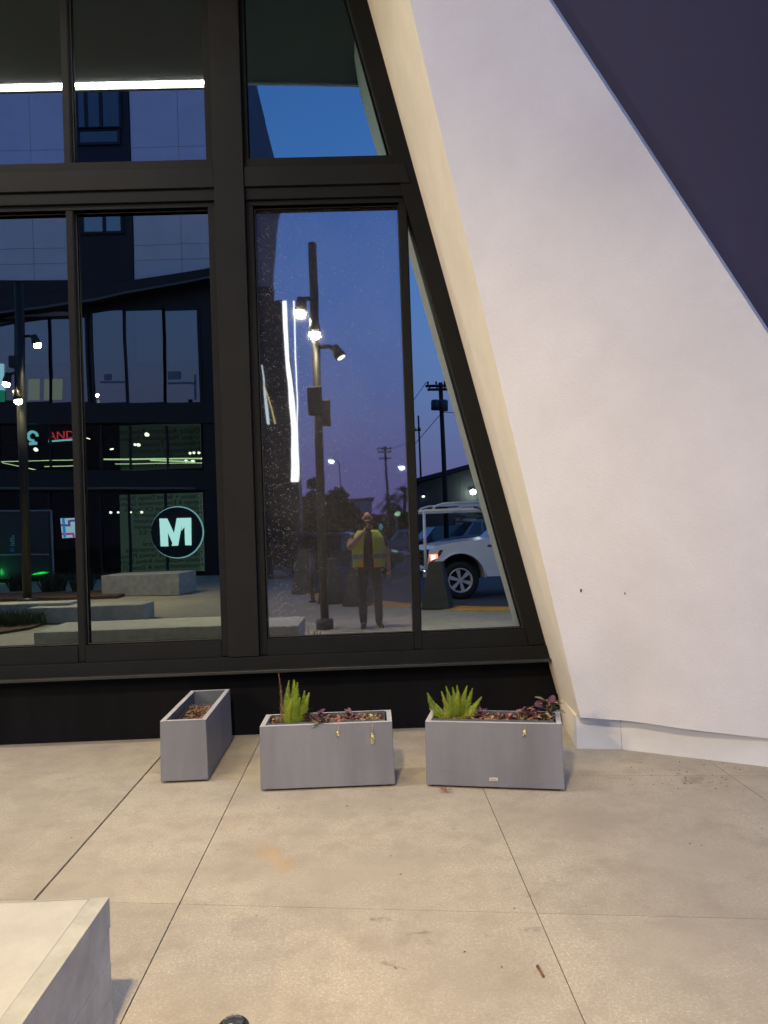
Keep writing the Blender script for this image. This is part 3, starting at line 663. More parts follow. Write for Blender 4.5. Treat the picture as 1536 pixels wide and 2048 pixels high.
fern('foxtail_fern', 'bright green upright foxtail fern beside a dry brown stalk', Mm, (578, 1452), [(578, 1362, .01, 1), (588, 1360, .03, 1.05), (595, 1365, -.01, 1.05), (573, 1385, -.03, .9), (609, 1381, .0, .95), (618, 1386, -.02, 1), (600, 1395, -.04, 1), (584, 1398, -.05, 1)], ym, seed=4, r=0.041)
yr = at_z(880, 1575).y+0.10
fern('foxtail_fern', 'wide bright green foxtail fern with many fanned plumes in the right planter', Mr, (905, 1447), [(855, 1386, .0, 1), (883, 1383, .04, .75), (892, 1373, -.01, 1), (905, 1375, .03, .9), (914, 1371, .04, .9), (917, 1384, -.04, 1.05), (903, 1392, -.03, 1), (934, 1372, .02, .95), (945, 1377, .0, 1), (963, 1394, -.02, 1.05), (930, 1400, -.03, 1), (872, 1408, -.03, .9)], yr, seed=8, r=0.035)
fr_ = [o for o in bpy.data.objects if o.name.startswith('foxtail_fern')][-1]
rnd = random.Random(6); pb_ = at_z(912, 1447, PH-0.04)
for (u, v) in ((921, 1392), (884, 1400)):
    plume(Vector((pb_.x, yr+0.01, PH-0.05)), at_y(u, v, yr+0.02), 0.010, 160, rnd, 0.013).build('dead_plume', m_brown, fr_)
rnd = random.Random(2)
db = at_z(566, 1450, PH-0.04); db = Vector((db.x, ym-0.01, PH-0.05))
ds = thing('dry_stalk', db, 'dry brown feathery stalk standing left of the upright fern', 'plant')
plume(db, at_y(557, 1346, ym), 0.016, 300, rnd, 0.016, 0.01, 1.1).build('stalk', m_brown, ds)

# trailing purple plants: single leaves
def leaf_material(name, c0_, c1_):
    m = bpy.data.materials.new(name); n = nodes_of(m); N = n.nodes; L = n.links
    o = N.new('ShaderNodeOutputMaterial'); b = N.new('ShaderNodeBsdfPrincipled'); L.new(b.outputs[0], o.inputs[0])
    tc = N.new('ShaderNodeTexCoord'); sp = N.new('ShaderNodeSeparateXYZ'); L.new(tc.outputs['Generated'], sp.inputs[0])
    r = N.new('ShaderNodeValToRGB'); els = r.color_ramp.elements
    els[0].position = 0.0; els[0].color = (*c0_, 1); els[1].position = 1.0; els[1].color = (*c0_, 1)
    for p, c in ((0.30, c0_), (0.36, c1_), (0.44, c0_), (0.56, c0_), (0.64, c1_), (0.70, c0_)):
        e = els.new(p); e.color = (*c, 1)
    L.new(sp.outputs['X'], r.inputs[0]); L.new(r.outputs[0], b.inputs['Base Color']); b.inputs['Roughness'].default_value = 0.45
    MATS[name] = m; return m
m_purple = leaf_material('purple_leaf', (0.085, 0.022, 0.045), (0.16, 0.075, 0.10))
m_striped = leaf_material('striped_leaf', (0.12, 0.12, 0.055), (0.33, 0.32, 0.22))
m_pink = leaf_material('pink_leaf', (0.30, 0.10, 0.09), (0.38, 0.18, 0.14))
m_tan = mat('dried_leaf', (0.42, 0.30, 0.16), 0.8, var=0.3, scale=60)
m_pale = mat('pale_succulent', (0.55, 0.52, 0.22), 0.6, var=0.3, scale=90)
def leaf_mesh(name, L_=0.05, w=0.011, curl=0.25):
    vs = []; K = 7
    for i in range(K):
        t = i/(K-1); ww = w*math.sin(math.pi*min(1, t*0.92+0.08))**0.7*(1 if t < 0.98 else 0.05); y = L_*t; z = curl*L_*math.sin(t*2.2)*0.5 - curl*L_*t*t*0.9
        vs += [(-ww, y, z+ww*0.45), (0, y, z), (ww, y, z+ww*0.45)]
    fs = [(i*3+j, i*3+j+1, (i+1)*3+j+1, (i+1)*3+j) for i in range(K-1) for j in range(2)]
    me = bpy.data.meshes.new(name); me.from_pydata(vs, [], fs)
    for p in me.polygons: p.use_smooth = True
    return me
LM = {}
for nm, m_ in (('purple', m_purple), ('striped', m_striped), ('pink', m_pink), ('tan', m_tan), ('pale', m_pale)):
    me = leaf_mesh('leaf_'+nm); me.materials.append(m_); LM[nm] = me
def sprig(name, label, u, v, yy, leaves, kinds, size, seed, stem=0.05, flat=0.6, group='trailing plants in the planters'):
    rnd = random.Random(seed); p = at_y(u, v, yy)
    t = thing(name, p, label, 'plant', group)
    MB().tube([p+Vector((0, 0, -0.03)), p+Vector((rnd.uniform(-.01, .01), 0, 0)), p+Vector((rnd.uniform(-.02, .02), -.01, stem*0.4))], 0.0022, 6).build('stem', m_pink, t)
    for i in range(leaves):
        o = bpy.data.objects.new('leaf', LM[kinds[i % len(kinds)]]); COL.objects.link(o); o.parent = t
        an = i*2.4+rnd.uniform(-.5, .5); tilt = rnd.uniform(0.15, 1.15)*(1-flat)+rnd.uniform(-.2, .6)*flat
        o.location = (rnd.uniform(-.012, .012), rnd.uniform(-.012, .012), rnd.uniform(-.01, stem*0.5))
        o.rotation_euler = (tilt, rnd.uniform(-.4, .4), an); s = 1.35*size*rnd.uniform(0.7, 1.15); o.scale = (s, s, s)
    return t
yf = 4.49+0.055
sprig('spiderwort', 'purple trailing leaves with silver stripes right of the upright fern', 612, 1437, yf+0.05, 13, ['purple', 'purple', 'striped'], 0.95, 11, flat=0.2)
sprig('spiderwort', 'dark purple pointed rosette just right of the upright fern', 643, 1437, yf+0.08, 9, ['purple'], 0.85, 12, flat=0.1)
sprig('spiderwort', 'striped green and purple leaves spilling over the middle planter edge', 640, 1450, yf-0.03, 9, ['striped', 'striped', 'purple'], 0.95, 13, flat=0.9)
sprig('spiderwort', 'small purple rosette at the back of the middle planter', 703, 1435, yf+0.09, 9, ['purple'], 0.8, 14, flat=0.1)
sprig('dried_plant', 'dried pinkish leaves lying in the middle of the middle planter', 680, 1446, yf+0.02, 11, ['pink', 'tan'], 0.7, 15, flat=1)
sprig('dried_plant', 'dried brown leaves beside the small rosette in the middle planter', 722, 1445, yf+0.03, 10, ['tan', 'pink', 'tan'], 0.6, 16, flat=1)
sprig('succulent', 'pale yellow succulent leaves at the right end of the middle planter', 748, 1441, yf+0.02, 14, ['pale', 'pale', 'tan'], 0.5, 17, flat=0.8)
yq = yr-0.06
sprig('spiderwort', 'dark purple upright leaves right of the wide fern', 962, 1436, yr-0.02, 9, ['purple'], 1.05, 21, flat=0.05)
sprig('dried_plant', 'tan dried leaves at the foot of the wide fern', 943, 1446, yr-0.06, 8, ['tan', 'purple'], 0.7, 22, flat=1)
sprig('dried_plant', 'dark curled leaves in the middle of the right planter', 985, 1446, yr-0.06, 14, ['purple', 'tan', 'pink'], 0.7, 23, flat=0.8)
sprig('dried_plant', 'red brown curled leaves centred in the right planter', 1019, 1442, yr-0.07, 12, ['pink', 'purple'], 0.75, 24, flat=0.5)
sprig('spiderwort', 'purple and green leaves rising near the right end of the right planter', 1056, 1432, yr-0.06, 14, ['purple', 'striped', 'pink'], 1.2, 25, flat=0.2)
sprig('succulent', 'pale drying sprig at the front of the right planter', 1043, 1447, yr-0.11, 12, ['pale', 'tan'], 0.55, 26, flat=0.9)
sprig('spiderwort', 'large pink and tan leaves near the right end of the right planter', 1074, 1440, yr-0.10, 14, ['pink', 'tan', 'purple'], 1.15, 27, flat=0.4)
sprig('spiderwort', 'striped leaf spike leaning out past the right end of the planter', 1098, 1424, yr-0.10, 22, ['striped', 'purple', 'tan'], 1.4, 28, flat=0.15, stem=0.09)
sprig('dried_plant', 'drying tan leaves in the right corner of the right planter', 1100, 1440, yr-0.12, 12, ['tan', 'striped'], 0.75, 29, flat=0.8)
rnd = random.Random(77)
for (Mx, base_u, labn) in ((Mm, ((655, 1449), (668, 1446), (693, 1448), (712, 1447), (735, 1445), (764, 1446)), 'middle'), (Mr, ((932, 1449), (975, 1449), (1000, 1448), (1034, 1449), (1060, 1450), (1086, 1449)), 'right')):
    words = ['beside the fern', 'left of the centre', 'at the centre', 'right of the centre', 'near the right end', 'in the right corner']
    for k, (u, v) in enumerate(base_u):
        yy = at_z(u, 1578).y + (0.06+0.08*rnd.random())
        sprig('dried_plant', 'low tangle of dry curled leaves %s of the %s planter' % (words[k], labn), u, v, yy, 12, [['tan', 'pink', 'purple'], ['pink', 'tan'], ['purple', 'tan'], ['tan', 'pale']][k % 4], 0.55, 100+k*7+(50 if Mx is Mr else 0), flat=1.0, stem=0.02)
# pale sprigs hanging over the front edge
def hang(u, v0, v1, yy, label, seed):
    rnd = random.Random(seed); a, b = at_y(u, v0, yy), at_y(u-1, v1, yy)
    t = thing('hanging_sprig', a, label, 'plant', 'sprigs hanging over the planter fronts')
    MB().tube([a+Vector((0, 0.02, 0.012)), a+Vector((0, -0.002, 0.008)), a.lerp(b, 0.5), b], 0.0016, 6).build('stem', m_tan, t)
    k = max(5, int((v1-v0)*0.45))
    for i in range(k):
        o = bpy.data.objects.new('leaf', LM['pale' if i % 3 else 'tan']); COL.objects.link(o); o.parent = t
        o.location = (a.lerp(b, 0.35+0.6*i/k)-a); an = i*2.4
        o.rotation_euler = (-1.1+rnd.uniform(-.3, .2), 0, an); s = 0.45*rnd.uniform(0.7, 1.2); o.scale = (s*1.7, s, s)
yfm = at_z(660, 1578).y-0.012
hang(677, 1455, 1472, yfm, 'short pale sprig hanging over the middle planter front', 1)
hang(745, 1452, 1486, yfm, 'longer pale sprig hanging at the right of the middle planter front', 2)
hang(1050, 1452, 1470, at_z(1050, 1581).y-0.012, 'small pale sprig hanging over the right planter front', 3)

# fallen leaves and twigs on the pavement
fl_ = thing('fallen_sprig', at_z(893, 1585), 'dry red sprig lying on the pavement before the right planter', 'leaf')
for i, (an, s) in enumerate(((0.2, .9), (1.4, .7), (2.6, .8), (-1.3, .8), (-0.4, 1.0))):
    o = bpy.data.objects.new('leaf', LM['pink']); COL.objects.link(o); o.parent = fl_; o.location = (0, 0, 0.010); o.rotation_euler = (0.25, 0.2*i-0.4, an+1.57); o.scale = (s*0.7, s*1.1, s)
tw = at_z(1081, 1946)
MB().tube([tw+Vector((0.004, -0.03, 0.006)), tw+Vector((0, 0, 0.007)), tw+Vector((-0.003, 0.03, 0.006))], [0.005, 0.0045, 0.006], 7).build('twig', mat('twig_brown', (0.16, 0.07, 0.035), 0.8))
tag(bpy.data.objects['twig'], 'short brown twig lying near the bottom right of the pavement', 'twig')
m_deb = mat('debris_brown', (0.085, 0.055, 0.04), 0.9, var=0.4, scale=60)
rnd = random.Random(12); mb = MB()
for (u, v, n, su, sv) in ((1285, 1512, 14, 30, 8), (1380, 1555, 26, 45, 12), (1440, 1545, 16, 70, 12), (1210, 1520, 8, 40, 10), (1470, 1560, 14, 50, 10), (1300, 1560, 8, 60, 10), (900, 1800, 8, 420, 160), (620, 1700, 6, 300, 90), (1300, 1720, 6, 200, 120)):
    for _ in range(n):
        p = at_z(u+rnd.gauss(0, su), v+rnd.gauss(0, sv))
        if p.y > 4.75 and p.x > 1.3: continue
        s = rnd.uniform(0.003, 0.011); an = rnd.uniform(0, 6.28); k = rnd.uniform(.2, .6); ca, sa = s*math.cos(an), s*math.sin(an)
        mb.add([p+Vector((-ca, -sa, .002)), p+Vector((sa*k, -ca*k, .0042)), p+Vector((ca, sa, .003)), p+Vector((-sa*k, ca*k, .005))], [(0, 1, 2, 3)])
tag(mb.build('leaf_debris', m_deb), 'scattered dark leaf crumbs on the pavement', 'debris', kind='stuff')
# in-ground uplight at the bottom edge
up = at_z(470, 2048); up = Vector((up.x, up.y-0.030, 0))
ut = thing('ground_light', up, 'round dark in-ground light fitting at the bottom edge of the pavement', 'light fitting')
MB().tube([up+Vector((0, 0, -0.02)), up+Vector((0, 0, 0.012)), up+Vector((0, 0, 0.020)), up+Vector((0, 0, 0.020))], [0.050, 0.050, 0.044, 0.036], 28).build('rim', m_blackmetal, ut)
MB().tube([up+Vector((0, 0, 0.019)), up+Vector((0, 0, 0.030)), up+Vector((0, 0, 0.034))], [0.036, 0.028, 0.010], 24).build('lens', mat('smoked_lens', (0.05, 0.055, 0.06), 0.15, coat=0.5), ut)
for k in range(14):
    a = k*math.pi/7; p = up+Vector((0.030*math.cos(a), 0.030*math.sin(a), 0.026))
    box('grille_bar', p.x-0.003, p.x+0.003, p.y-0.003, p.y+0.003, p.z-0.003, p.z+0.003, mat('grille_chrome', (0.5, 0.5, 0.48), 0.3, 0.9), ut)
# nails / marks on the white wall
for (u, v, s, lab) in ((1163, 1181, 0.012, 'larger dark chip in the white wall'), (1251, 1187, 0.007, 'smaller dark chip in the white wall')):
    p = A1(u, v); d_ = p.x-(j0.x+(e1.x-j0.x)*(p.z-j0.z)/(e1.z-j0.z)); p.y += 0.055*math.exp(-((d_-0.30)/0.20)**2)*max(0.0, 1-(p.z-0.2)/2.2)**2
    o = MB().tube([p+Vector((0, 0.004, -s)), p+Vector((0, -0.002, -s*0.4)), p+Vector((0, -0.003, s*0.5)), p+Vector((0, 0.004, s))], [s*0.3, s*0.55, s*0.5, s*0.2], 8).build('wall_chip', m_deb, bd)

# ================================================================== OPPOSITE BUILDING (seen reflected in the left panes)
YA = rg(330, 1153).y                       # its front stands on the plaza
Ab = lambda u, v, dy=0.0: ry(u, v, YA+dy)
ob = thing('opposite_building', (Ab(250, 1150).x, YA, 0), 'tall pale panelled building with dark window bay, sloping canopy and glazed ground floor', 'building')
m_pan = mat('pale_panel', (0.76, 0.77, 0.78), 0.6, var=0.06, scale=0.6, grime=0.15)
m_pdark = mat('dark_panel', (0.018, 0.017, 0.019), 0.6, var=0.2, scale=0.6)
m_can = mat('dark_canopy', (0.011, 0.0105, 0.010), 0.5, var=0.2)
m_room2 = mat('lobby_wall', (0.055, 0.075, 0.065), 0.8, var=0.2, scale=0.8)
ZT = 26.0
def pxp(name, pts, m, dy, th, parent, bev=0.0):       # flat slab from pixels on the facade, with thickness
    return MB().prism([Ab(u, v, dy) for u, v in pts], (0, -th, 0)).build(name, m, parent, bev)
# upper panels: split by their joints
xs_px = [(-170, 0), (-60, 0), (65, 0), (133, 0)]
xcols = [Ab(u, 480).x for u in (-330, -180, -60, 66, 140)]
xcolr = [Ab(u, 480).x for u in (267, 363, 455)]
zrow = [Ab(65, 640).z-1.5, Ab(65, 527).z, Ab(65, 497).z, Ab(65, 300).z, Ab(65, 100).z, ZT]
JN = 0.007
def panels(xc, zr, dy=0.0, cut=None):
    for i in range(len(xc)-1):
        for j in range(len(zr)-1):
            x1 = xc[i+1]-JN
            box('wall_panel', xc[i]+JN, x1, YA+dy-0.05, YA+dy, zr[j]+JN, zr[j+1]-JN, m_pan, ob)
panels(xcols, zrow); panels(xcolr, zrow)
box('backing_wall', xcols[0]-6, xcolr[-1]-0.02, YA-12.0, YA-0.06, zrow[0]-0.3, ZT-0.1, mat('joint_grey', (0.16, 0.165, 0.175), 0.8), ob)
# dark bay with stacked windows
box('dark_bay', xcols[-1]+0.02, xcolr[0]-0.02, YA-0.04, YA+0.05, zrow[0]-1.0, ZT, m_pdark, ob)
def far_window(pts, parent, bars=(), dy=0.07, g=g_far):
    P = [Ab(u, v, dy) for u, v in pts]
    fr = MB()
    x0, x1 = min(p.x for p in P), max(p.x for p in P); z0, z1 = min(p.z for p in P), max(p.z for p in P); w_ = 0.09
    for a in ((x0-w_, x1+w_, z1, z1+w_), (x0-w_, x1+w_, z0-w_, z0), (x0-w_, x0, z0, z1), (x1, x1+w_, z0, z1)): fr.box(a[0], a[1], P[0].y-0.05, P[0].y+0.04, a[2], a[3])
    o = fr.build('window', m_can, parent)
    MB().add([(x0, P[0].y, z0), (x1, P[0].y, z0), (x1, P[0].y, z1), (x0, P[0].y, z1)], [(0, 1, 2, 3)]).build('pane', g, o)
    for k, b in enumerate(bars):
        bx = x0+(x1-x0)*b; box('window_bar', bx-0.05, bx+0.05, P[0].y-0.03, P[0].y+0.05, z0, z1, m_can, o)
    return o
far_window([(168, 424), (240, 424), (240, 462), (168, 462)], ob, (0.55,))
far_window([(168, 390), (240, 390), (240, 418), (168, 418)], ob, g=g_bay)
far_window([(160, 262), (235, 262), (235, 284), (160, 284)], ob, g=g_bay)
far_window([(157, 60), (233, 60), (233, 253), (157, 253)], ob, (0.2, 0.56), g=g_bay)
# right flank of the tower, faceted: its edge leans as seen beside the post
yk = YA-0.1
MB().prism([Ab(440, 640, -0.1), ry(541, 600, yk, DIRTY), ry(558, 412, yk, DIRTY), ry(559, 392, yk, DIRTY), ry(549, 338, yk, UPR), ry(509, 179, yk, UPR), ry(480, 60, yk, UPR), Ab(440, 40, -0.1)], (0, -0.3, 0)).build('tower_flank', mat('flank_grey', (0.16, 0.155, 0.17), 0.7, var=0.15, scale=0.5), ob)
# sloping canopy
can = [(-260, 640), (0, 600), (190, 573), (424, 533), (470, 526), (470, 553), (424, 549), (190, 600), (0, 622), (-260, 668)]
CP = [Ab(u, v, 0.7) for u, v in can]
MB().prism(CP, (0, -0.72, 0)).build('canopy', m_can, ob, 0.03)
nose = [Ab(u, v, 0.72) for u, v in [(-260, 668), (0, 622), (190, 597), (424, 549), (424, 553), (190, 601), (0, 627), (-260, 673)]]
MB().prism(nose, (0, -0.05, 0)).build('canopy_lip', mat('canopy_lip_grey', (0.10, 0.10, 0.10), 0.4), ob)
# upper storey: dark surround and three blue-reflecting panes each side
pxp('dark_wall', [(-260, 560), (545, 560), (545, 622), (-260, 622)], m_can, 0.06, 0.3, ob)
for pts in ([(185, 622), (246, 622), (251, 805), (197, 805)], [(252, 622), (323, 622), (329, 805), (257, 805)], [(329, 622), (394, 622), (400, 805), (335, 805)],
            [(-40, 645), (30, 645), (30, 800), (-40, 800)], [(35, 640), (96, 640), (100, 802), (38, 802)], [(102, 638), (143, 638), (148, 804), (106, 804)], [(150, 635), (170, 635), (170, 804), (150, 804)]):
    far_window(pts, ob, dy=0.10)
pxp('spandrel', [(-260, 806), (545, 806), (545, 846), (-260, 846)], m_can, 0.20, 0.4, ob)
pxp('dark_wall', [(398, 600), (545, 600), (545, 830), (402, 830)], m_can, 0.09, 0.3, ob)
# glazed ground floor, two bands of panes with mullions
cols = [-180, -60, 0, 48, 104, 160, 205, 262, 336, 404]
for (va, vb) in ((850, 938), (984, 1150)):
    for a, b in zip(cols[:-1], cols[1:]):
        P = [Ab(a+2, vb, 0.05), Ab(b-2, vb, 0.05), Ab(b-2, va, 0.05), Ab(a+2, va, 0.05)]
        x0, x1 = P[0].x, P[1].x; z0 = max(0.05, P[0].z); z1 = P[2].z
        o = MB().box(x0-0.06, x0, YA, YA+0.12, z0, z1).build('window', m_can, ob)
        MB().add([(x0, YA+0.05, z0), (x1, YA+0.05, z0), (x1, YA+0.05, z1), (x0, YA+0.05, z1)], [(0, 1, 2, 3)]).build('pane', g_shop, o)
pxp('transom', [(-260, 940), (545, 940), (545, 980), (-260, 980)], m_can, 0.16, 0.3, ob)
pxp('transom_lip', [(-180, 974), (390, 974), (390, 978), (-180, 978)], mat('lip_tan', (0.16, 0.14, 0.11), 0.5), 0.20, 0.06, ob)
pxp('dark_wall', [(406, 840), (545, 840), (545, 1156), (410, 1156)], m_can, 0.10, 0.3, ob)
pxp('plinth', [(-260, 1151), (415, 1151), (415, 1158), (-260, 1158)], m_can, 0.10, 0.2, ob)
# lobby behind
xa_, xb_ = Ab(-260, 1000).x, Ab(410, 1000).x
MB().add([(xa_, YA-0.5, 0.02), (xb_, YA-0.5, 0.02), (xb_, YA-7, 0.02), (xa_, YA-7, 0.02), (xa_, YA-0.5, 5.6), (xb_, YA-0.5, 5.6), (xb_, YA-7, 5.6), (xa_, YA-7, 5.6)],
         [(0, 1, 2, 3), (4, 5, 6, 7), (2, 3, 7, 6), (0, 3, 7, 4), (1, 2, 6, 5)]).build('lobby', m_room2, ob)
# lettering on the glass beside the round sign
m_let = mat('window_lettering', (0.015, 0.02, 0.018), 0.6)
m_film = emit('backlit_film', (0.70, 1.0, 0.82), 0.17); m_film2 = emit('backlit_film_dim', (0.70, 1.0, 0.78), 0.07)
P0, P1 = Ab(410, 1142, 0.0), Ab(238, 990, 0.0)
box('frosted_film', min(P0.x, P1.x), max(P0.x, P1.x), YA-0.02, YA-0.012, max(0.1, P0.z), P1.z, m_film, ob)
lines = ['Creative + Brand Design Studio', 'Signage & Environmental Graphic', 'Social Media Web CX Insights', 'Managing Staff Inclusion of', 'Talent Systems & Inclusion', 'Record Train Maintenance', 'Special Procurement SLE', 'Audit & Contract', 'Benefits Editor General', 'Communications Partnerships', 'Transit Bikes Bus Service Planning', 'Vehicle Acquisition Admin Parking', 'Procurement Stops & Zones IT']
zt_, zb_ = Ab(300, 999).z, Ab(300, 1138).z
for k, ln_ in enumerate(lines):
    text_mesh('lettering', ln_, 0.215, (P0.x-0.02, YA-0.008, zt_+(zb_-zt_)*k/12), TXT_FRONT, m_let, ob, 0.001)
P2, P3 = Ab(404, 936, 0.0), Ab(238, 852, 0.0)
box('frosted_film', min(P2.x, P3.x), max(P2.x, P3.x), YA-0.02, YA-0.012, P2.z, P3.z, m_film2, ob)
for k, ln_ in enumerate(['Quality Assurance Research', 'Grants Management Revenue', 'Information Technology', 'Procurement Accounting', 'Diversity & Inclusion', 'Accessibility ITS Ethics Office']):
    text_mesh('lettering', ln_, 0.24, (P2.x-0.02, YA-0.008, P3.z-0.30+(P2.z-P3.z+0.3)*k/5.6), TXT_FRONT, m_let, ob, 0.001)
# door with pale frame and pull handle
dr = pxp('door', [(-30, 1024), (104, 1024), (107, 1152), (-30, 1152)], mat('door_glass_tint', (0.03, 0.045, 0.04), 0.25), 0.10, 0.03, ob)
m_alu = mat('dull_aluminium', (0.30, 0.30, 0.28), 0.4, 0.6)
for pts in ([(101, 1022), (105, 1022), (109, 1152), (105, 1152)], [(-30, 1020), (105, 1020), (105, 1023), (-30, 1023)], [(0, 1108), (98, 1107), (98, 1110), (0, 1111)]):
    pxp('door_rail', pts, m_alu, 0.14, 0.03, dr)
pxp('handle', [(42, 1080), (45, 1080), (46, 1130), (43, 1130)], m_alu, 0.22, 0.03, dr)
for k in range(7):
    w_ = (4, 6, 9, 9, 7, 6, 8)[k]; pxp('door_notice', [(28-w_*1.1, 1071+k*3.2), (28, 1071+k*3.2), (28, 1072.4+k*3.2), (28-w_*1.1, 1072.4+k*3.2)], mat('notice_white', (0.5, 0.5, 0.5), 0.7), 0.115, 0.01, dr)
pxp('access_sticker', [(19, 1096), (28, 1096), (28, 1104), (19, 1104)], mat('sticker_blue', (0.05, 0.12, 0.35), 0.6), 0.115, 0.01, dr)
# ceiling light bars in the lobby
m_bar = emit('lobby_tube', (0.85, 1.0, 0.55), 3.2)
for (u0, v0, u1, v1) in ((2, 924, 155, 920), (204, 918, 404, 917), (230, 927, 404, 926), (90, 934, 152, 931), (4, 926, 74, 941), (300, 920, 390, 924)):
    a, b = Ab(u0, v0, 0.018), Ab(u1, v1, 0.018)
    MB().tube([a, b], 0.026 if v0 < 922 else 0.014, 6).build('ceiling_light', m_bar, ob)
m_dn = emit('lobby_downlight', (1.0, 0.93, 0.75), 9.0)
for (u, v, s) in ((294, 870, .085), (277, 890, .07), (72, 899, .08), (270, 889, .05), (388, 905, .05), (398, 905, .05), (380, 906, .05), (221, 1024, .05), (236, 1024, .04), (262, 1024, .03), (284, 1024, .05), (335, 1110, .07), (372, 922, .06), (386, 923, .07)):
    p = Ab(u, v, 0.0); MB().tube([p, p+Vector((0, 0.02, -0.02))], [s, s*0.8], 10).build('downlight', m_dn, ob)
# desks and partitions glimpsed in upper windows
for (u0, v0, u1, v1) in ((200, 762, 248, 766), (336, 764, 392, 768), (336, 742, 362, 758), (208, 748, 222, 760), (388, 748, 392, 800)):
    pxp('desk', [(u0, v1), (u1, v1), (u1, v0), (u0, v0)], mat('office_grey', (0.16, 0.19, 0.26), 0.7), 0.125, 0.02, ob)
for (u0, u1) in ((57, 80), (89, 124)):
    pxp('lit_blind', [(u0, 799), (u1, 799), (u1, 758), (u0, 758)], emit('blind_glow', (0.75, 0.85, 0.75), 0.42), 0.125, 0.02, ob)

# ---- signs of the opposite building, each a thing of its own
YSG = 0.30
ctr = Ab(353, 1065, YSG); Rr = (Ab(404, 1065, YSG)-Ab(302, 1065, YSG)).length/2
sg = thing('logo_sign', ctr, 'round black sign with a glowing white letter M and lit rim', 'sign')
ring_ = [ctr+Vector((Rr*math.cos(a), 0, Rr*math.sin(a))) for a in [k*2*math.pi/48 for k in range(48)]]
MB().prism(ring_, (0, -0.12, 0)).build('disc', mat('sign_black', (0.012, 0.014, 0.014), 0.5), sg)
MB().prism([ctr+(p-ctr)*1.045+Vector((0, -0.13, 0)) for p in ring_], (0, -0.03, 0)).build('halo_rim', emit('sign_halo', (0.45, 0.85, 0.95), 1.3), sg)
cx = lambda x, y: Ab(x/3.2, y/3.2+820, YSG+0.02)
m_M = emit('sign_letter', (0.55, 0.92, 0.90), 2.7)
for pl_ in ([(1023, 692), (1070, 692), (1078, 873), (1030, 873)], [(1071, 692), (1123, 808), (1102, 845), (1073, 776)], [(1130, 690), (1168, 690), (1140, 868), (1100, 870)], [(1166, 690), (1222, 690), (1226, 866), (1186, 866), (1180, 745), (1160, 772)]):
    MB().prism([cx(*p) for p in pl_], (0, 0.03, 0)).build('letter_stroke', m_M, sg)
m_red = emit('red_neon', (1.0, 0.05, 0.09), 2.4)
p = Ab(98, 879, -0.30)
ns = thing('window_sign', p, 'red lettered sign with a pale blue underline glowing in the ground floor', 'sign')
text_mesh('lettering', 'AND', 0.40, (Ab(150, 879, -0.30).x, p.y, p.z), TXT_BACK, m_red, ns, 0.01, 'RIGHT')
m_cy = emit('cyan_neon', (0.30, 0.85, 1.0), 2.4)
MB().prism([Ab(98, 880.5, -0.30), Ab(157, 877.5, -0.30), Ab(157, 881, -0.30), Ab(98, 884, -0.30)], (0, -0.03, 0)).build('underline', m_cy, ns)
ring2 = [Ab(66+9*math.cos(a), 872+9*math.sin(a), -0.30) for a in [k*2*math.pi/24 for k in range(5, 25)]]
MB().tube(ring2, 0.05, 6).build('ring_emblem', m_cy, ns)
MB().prism([Ab(58, 884, -0.30), Ab(74, 883, -0.30), Ab(74, 889, -0.30), Ab(58, 890, -0.30)], (0, -0.03, 0)).build('emblem_bar', m_cy, ns)
# lit map screen
sp_ = Ab(142, 1076, -0.4)
sn = thing('map_screen', sp_, 'bright white screen showing thick blue, violet and pink route lines', 'screen')
q = lambda u, v, d=-0.38: Ab(u, v, d)
MB().prism([q(121, 1038), q(154, 1036), q(154, 1074), q(124, 1076)], (0, -0.05, 0)).build('display', emit('screen_white', (0.62, 0.80, 1.0), 2.6), sn)
MB().prism([q(155, 1038), q(164, 1037), q(164, 1073), q(155, 1074)], (0, -0.05, 0)).build('side_panel', emit('screen_grey', (0.35, 0.55, 0.52), 0.7), sn)
def bar(name, pts, m):
    MB().prism([q(u, v, -0.36) for u, v in pts], (0, -0.015, 0)).build(name, m, sn)
e_cy, e_vi, e_pk = emit('route_cyan', (0.02, 0.38, 0.95), 2.4), emit('route_violet', (0.20, 0.10, 0.62), 2.2), emit('route_pink', (0.75, 0.03, 0.50), 2.4)
bar('route_line', [(124, 1037), (129, 1037), (131, 1075), (126, 1075)], e_cy)
bar('route_line', [(122, 1049), (136, 1049), (136, 1053), (122, 1053)], e_vi); bar('route_line', [(135.5, 1041), (140, 1041), (140, 1053), (135.5, 1053)], e_vi); bar('route_line', [(139.5, 1040), (155, 1039), (155, 1043), (139.5, 1044)], e_vi)
bar('route_line', [(123, 1066), (147, 1065), (147, 1069), (123, 1070)], e_pk); bar('route_line', [(144, 1069), (148, 1069), (148, 1074), (144, 1074)], e_pk)
MB().prism([q(134, 1076), q(148, 1075), q(148, 1097), q(134, 1097)], (0, -0.3, 0)).build('stand', m_can, sn)
# second lit screen at the very left edge of the upper floor
s2 = thing('wall_screen', Ab(-3, 802, 0.15), 'bright pale blue screen with a green band at the left picture edge', 'screen')
MB().prism([Ab(-14, 727, .17), Ab(7, 727, .17), Ab(9, 780, .17), Ab(-14, 780, .17)], (0, -0.04, 0)).build('display', emit('screen_pale', (0.42, 0.75, 0.95), 1.8), s2)
MB().prism([Ab(-14, 780.4, .17), Ab(9, 780.4, .17), Ab(9, 803, .17), Ab(-14, 803, .17)], (0, -0.04, 0)).build('green_band', emit('screen_green', (0.02, 0.25, 0.16), 1.5), s2)
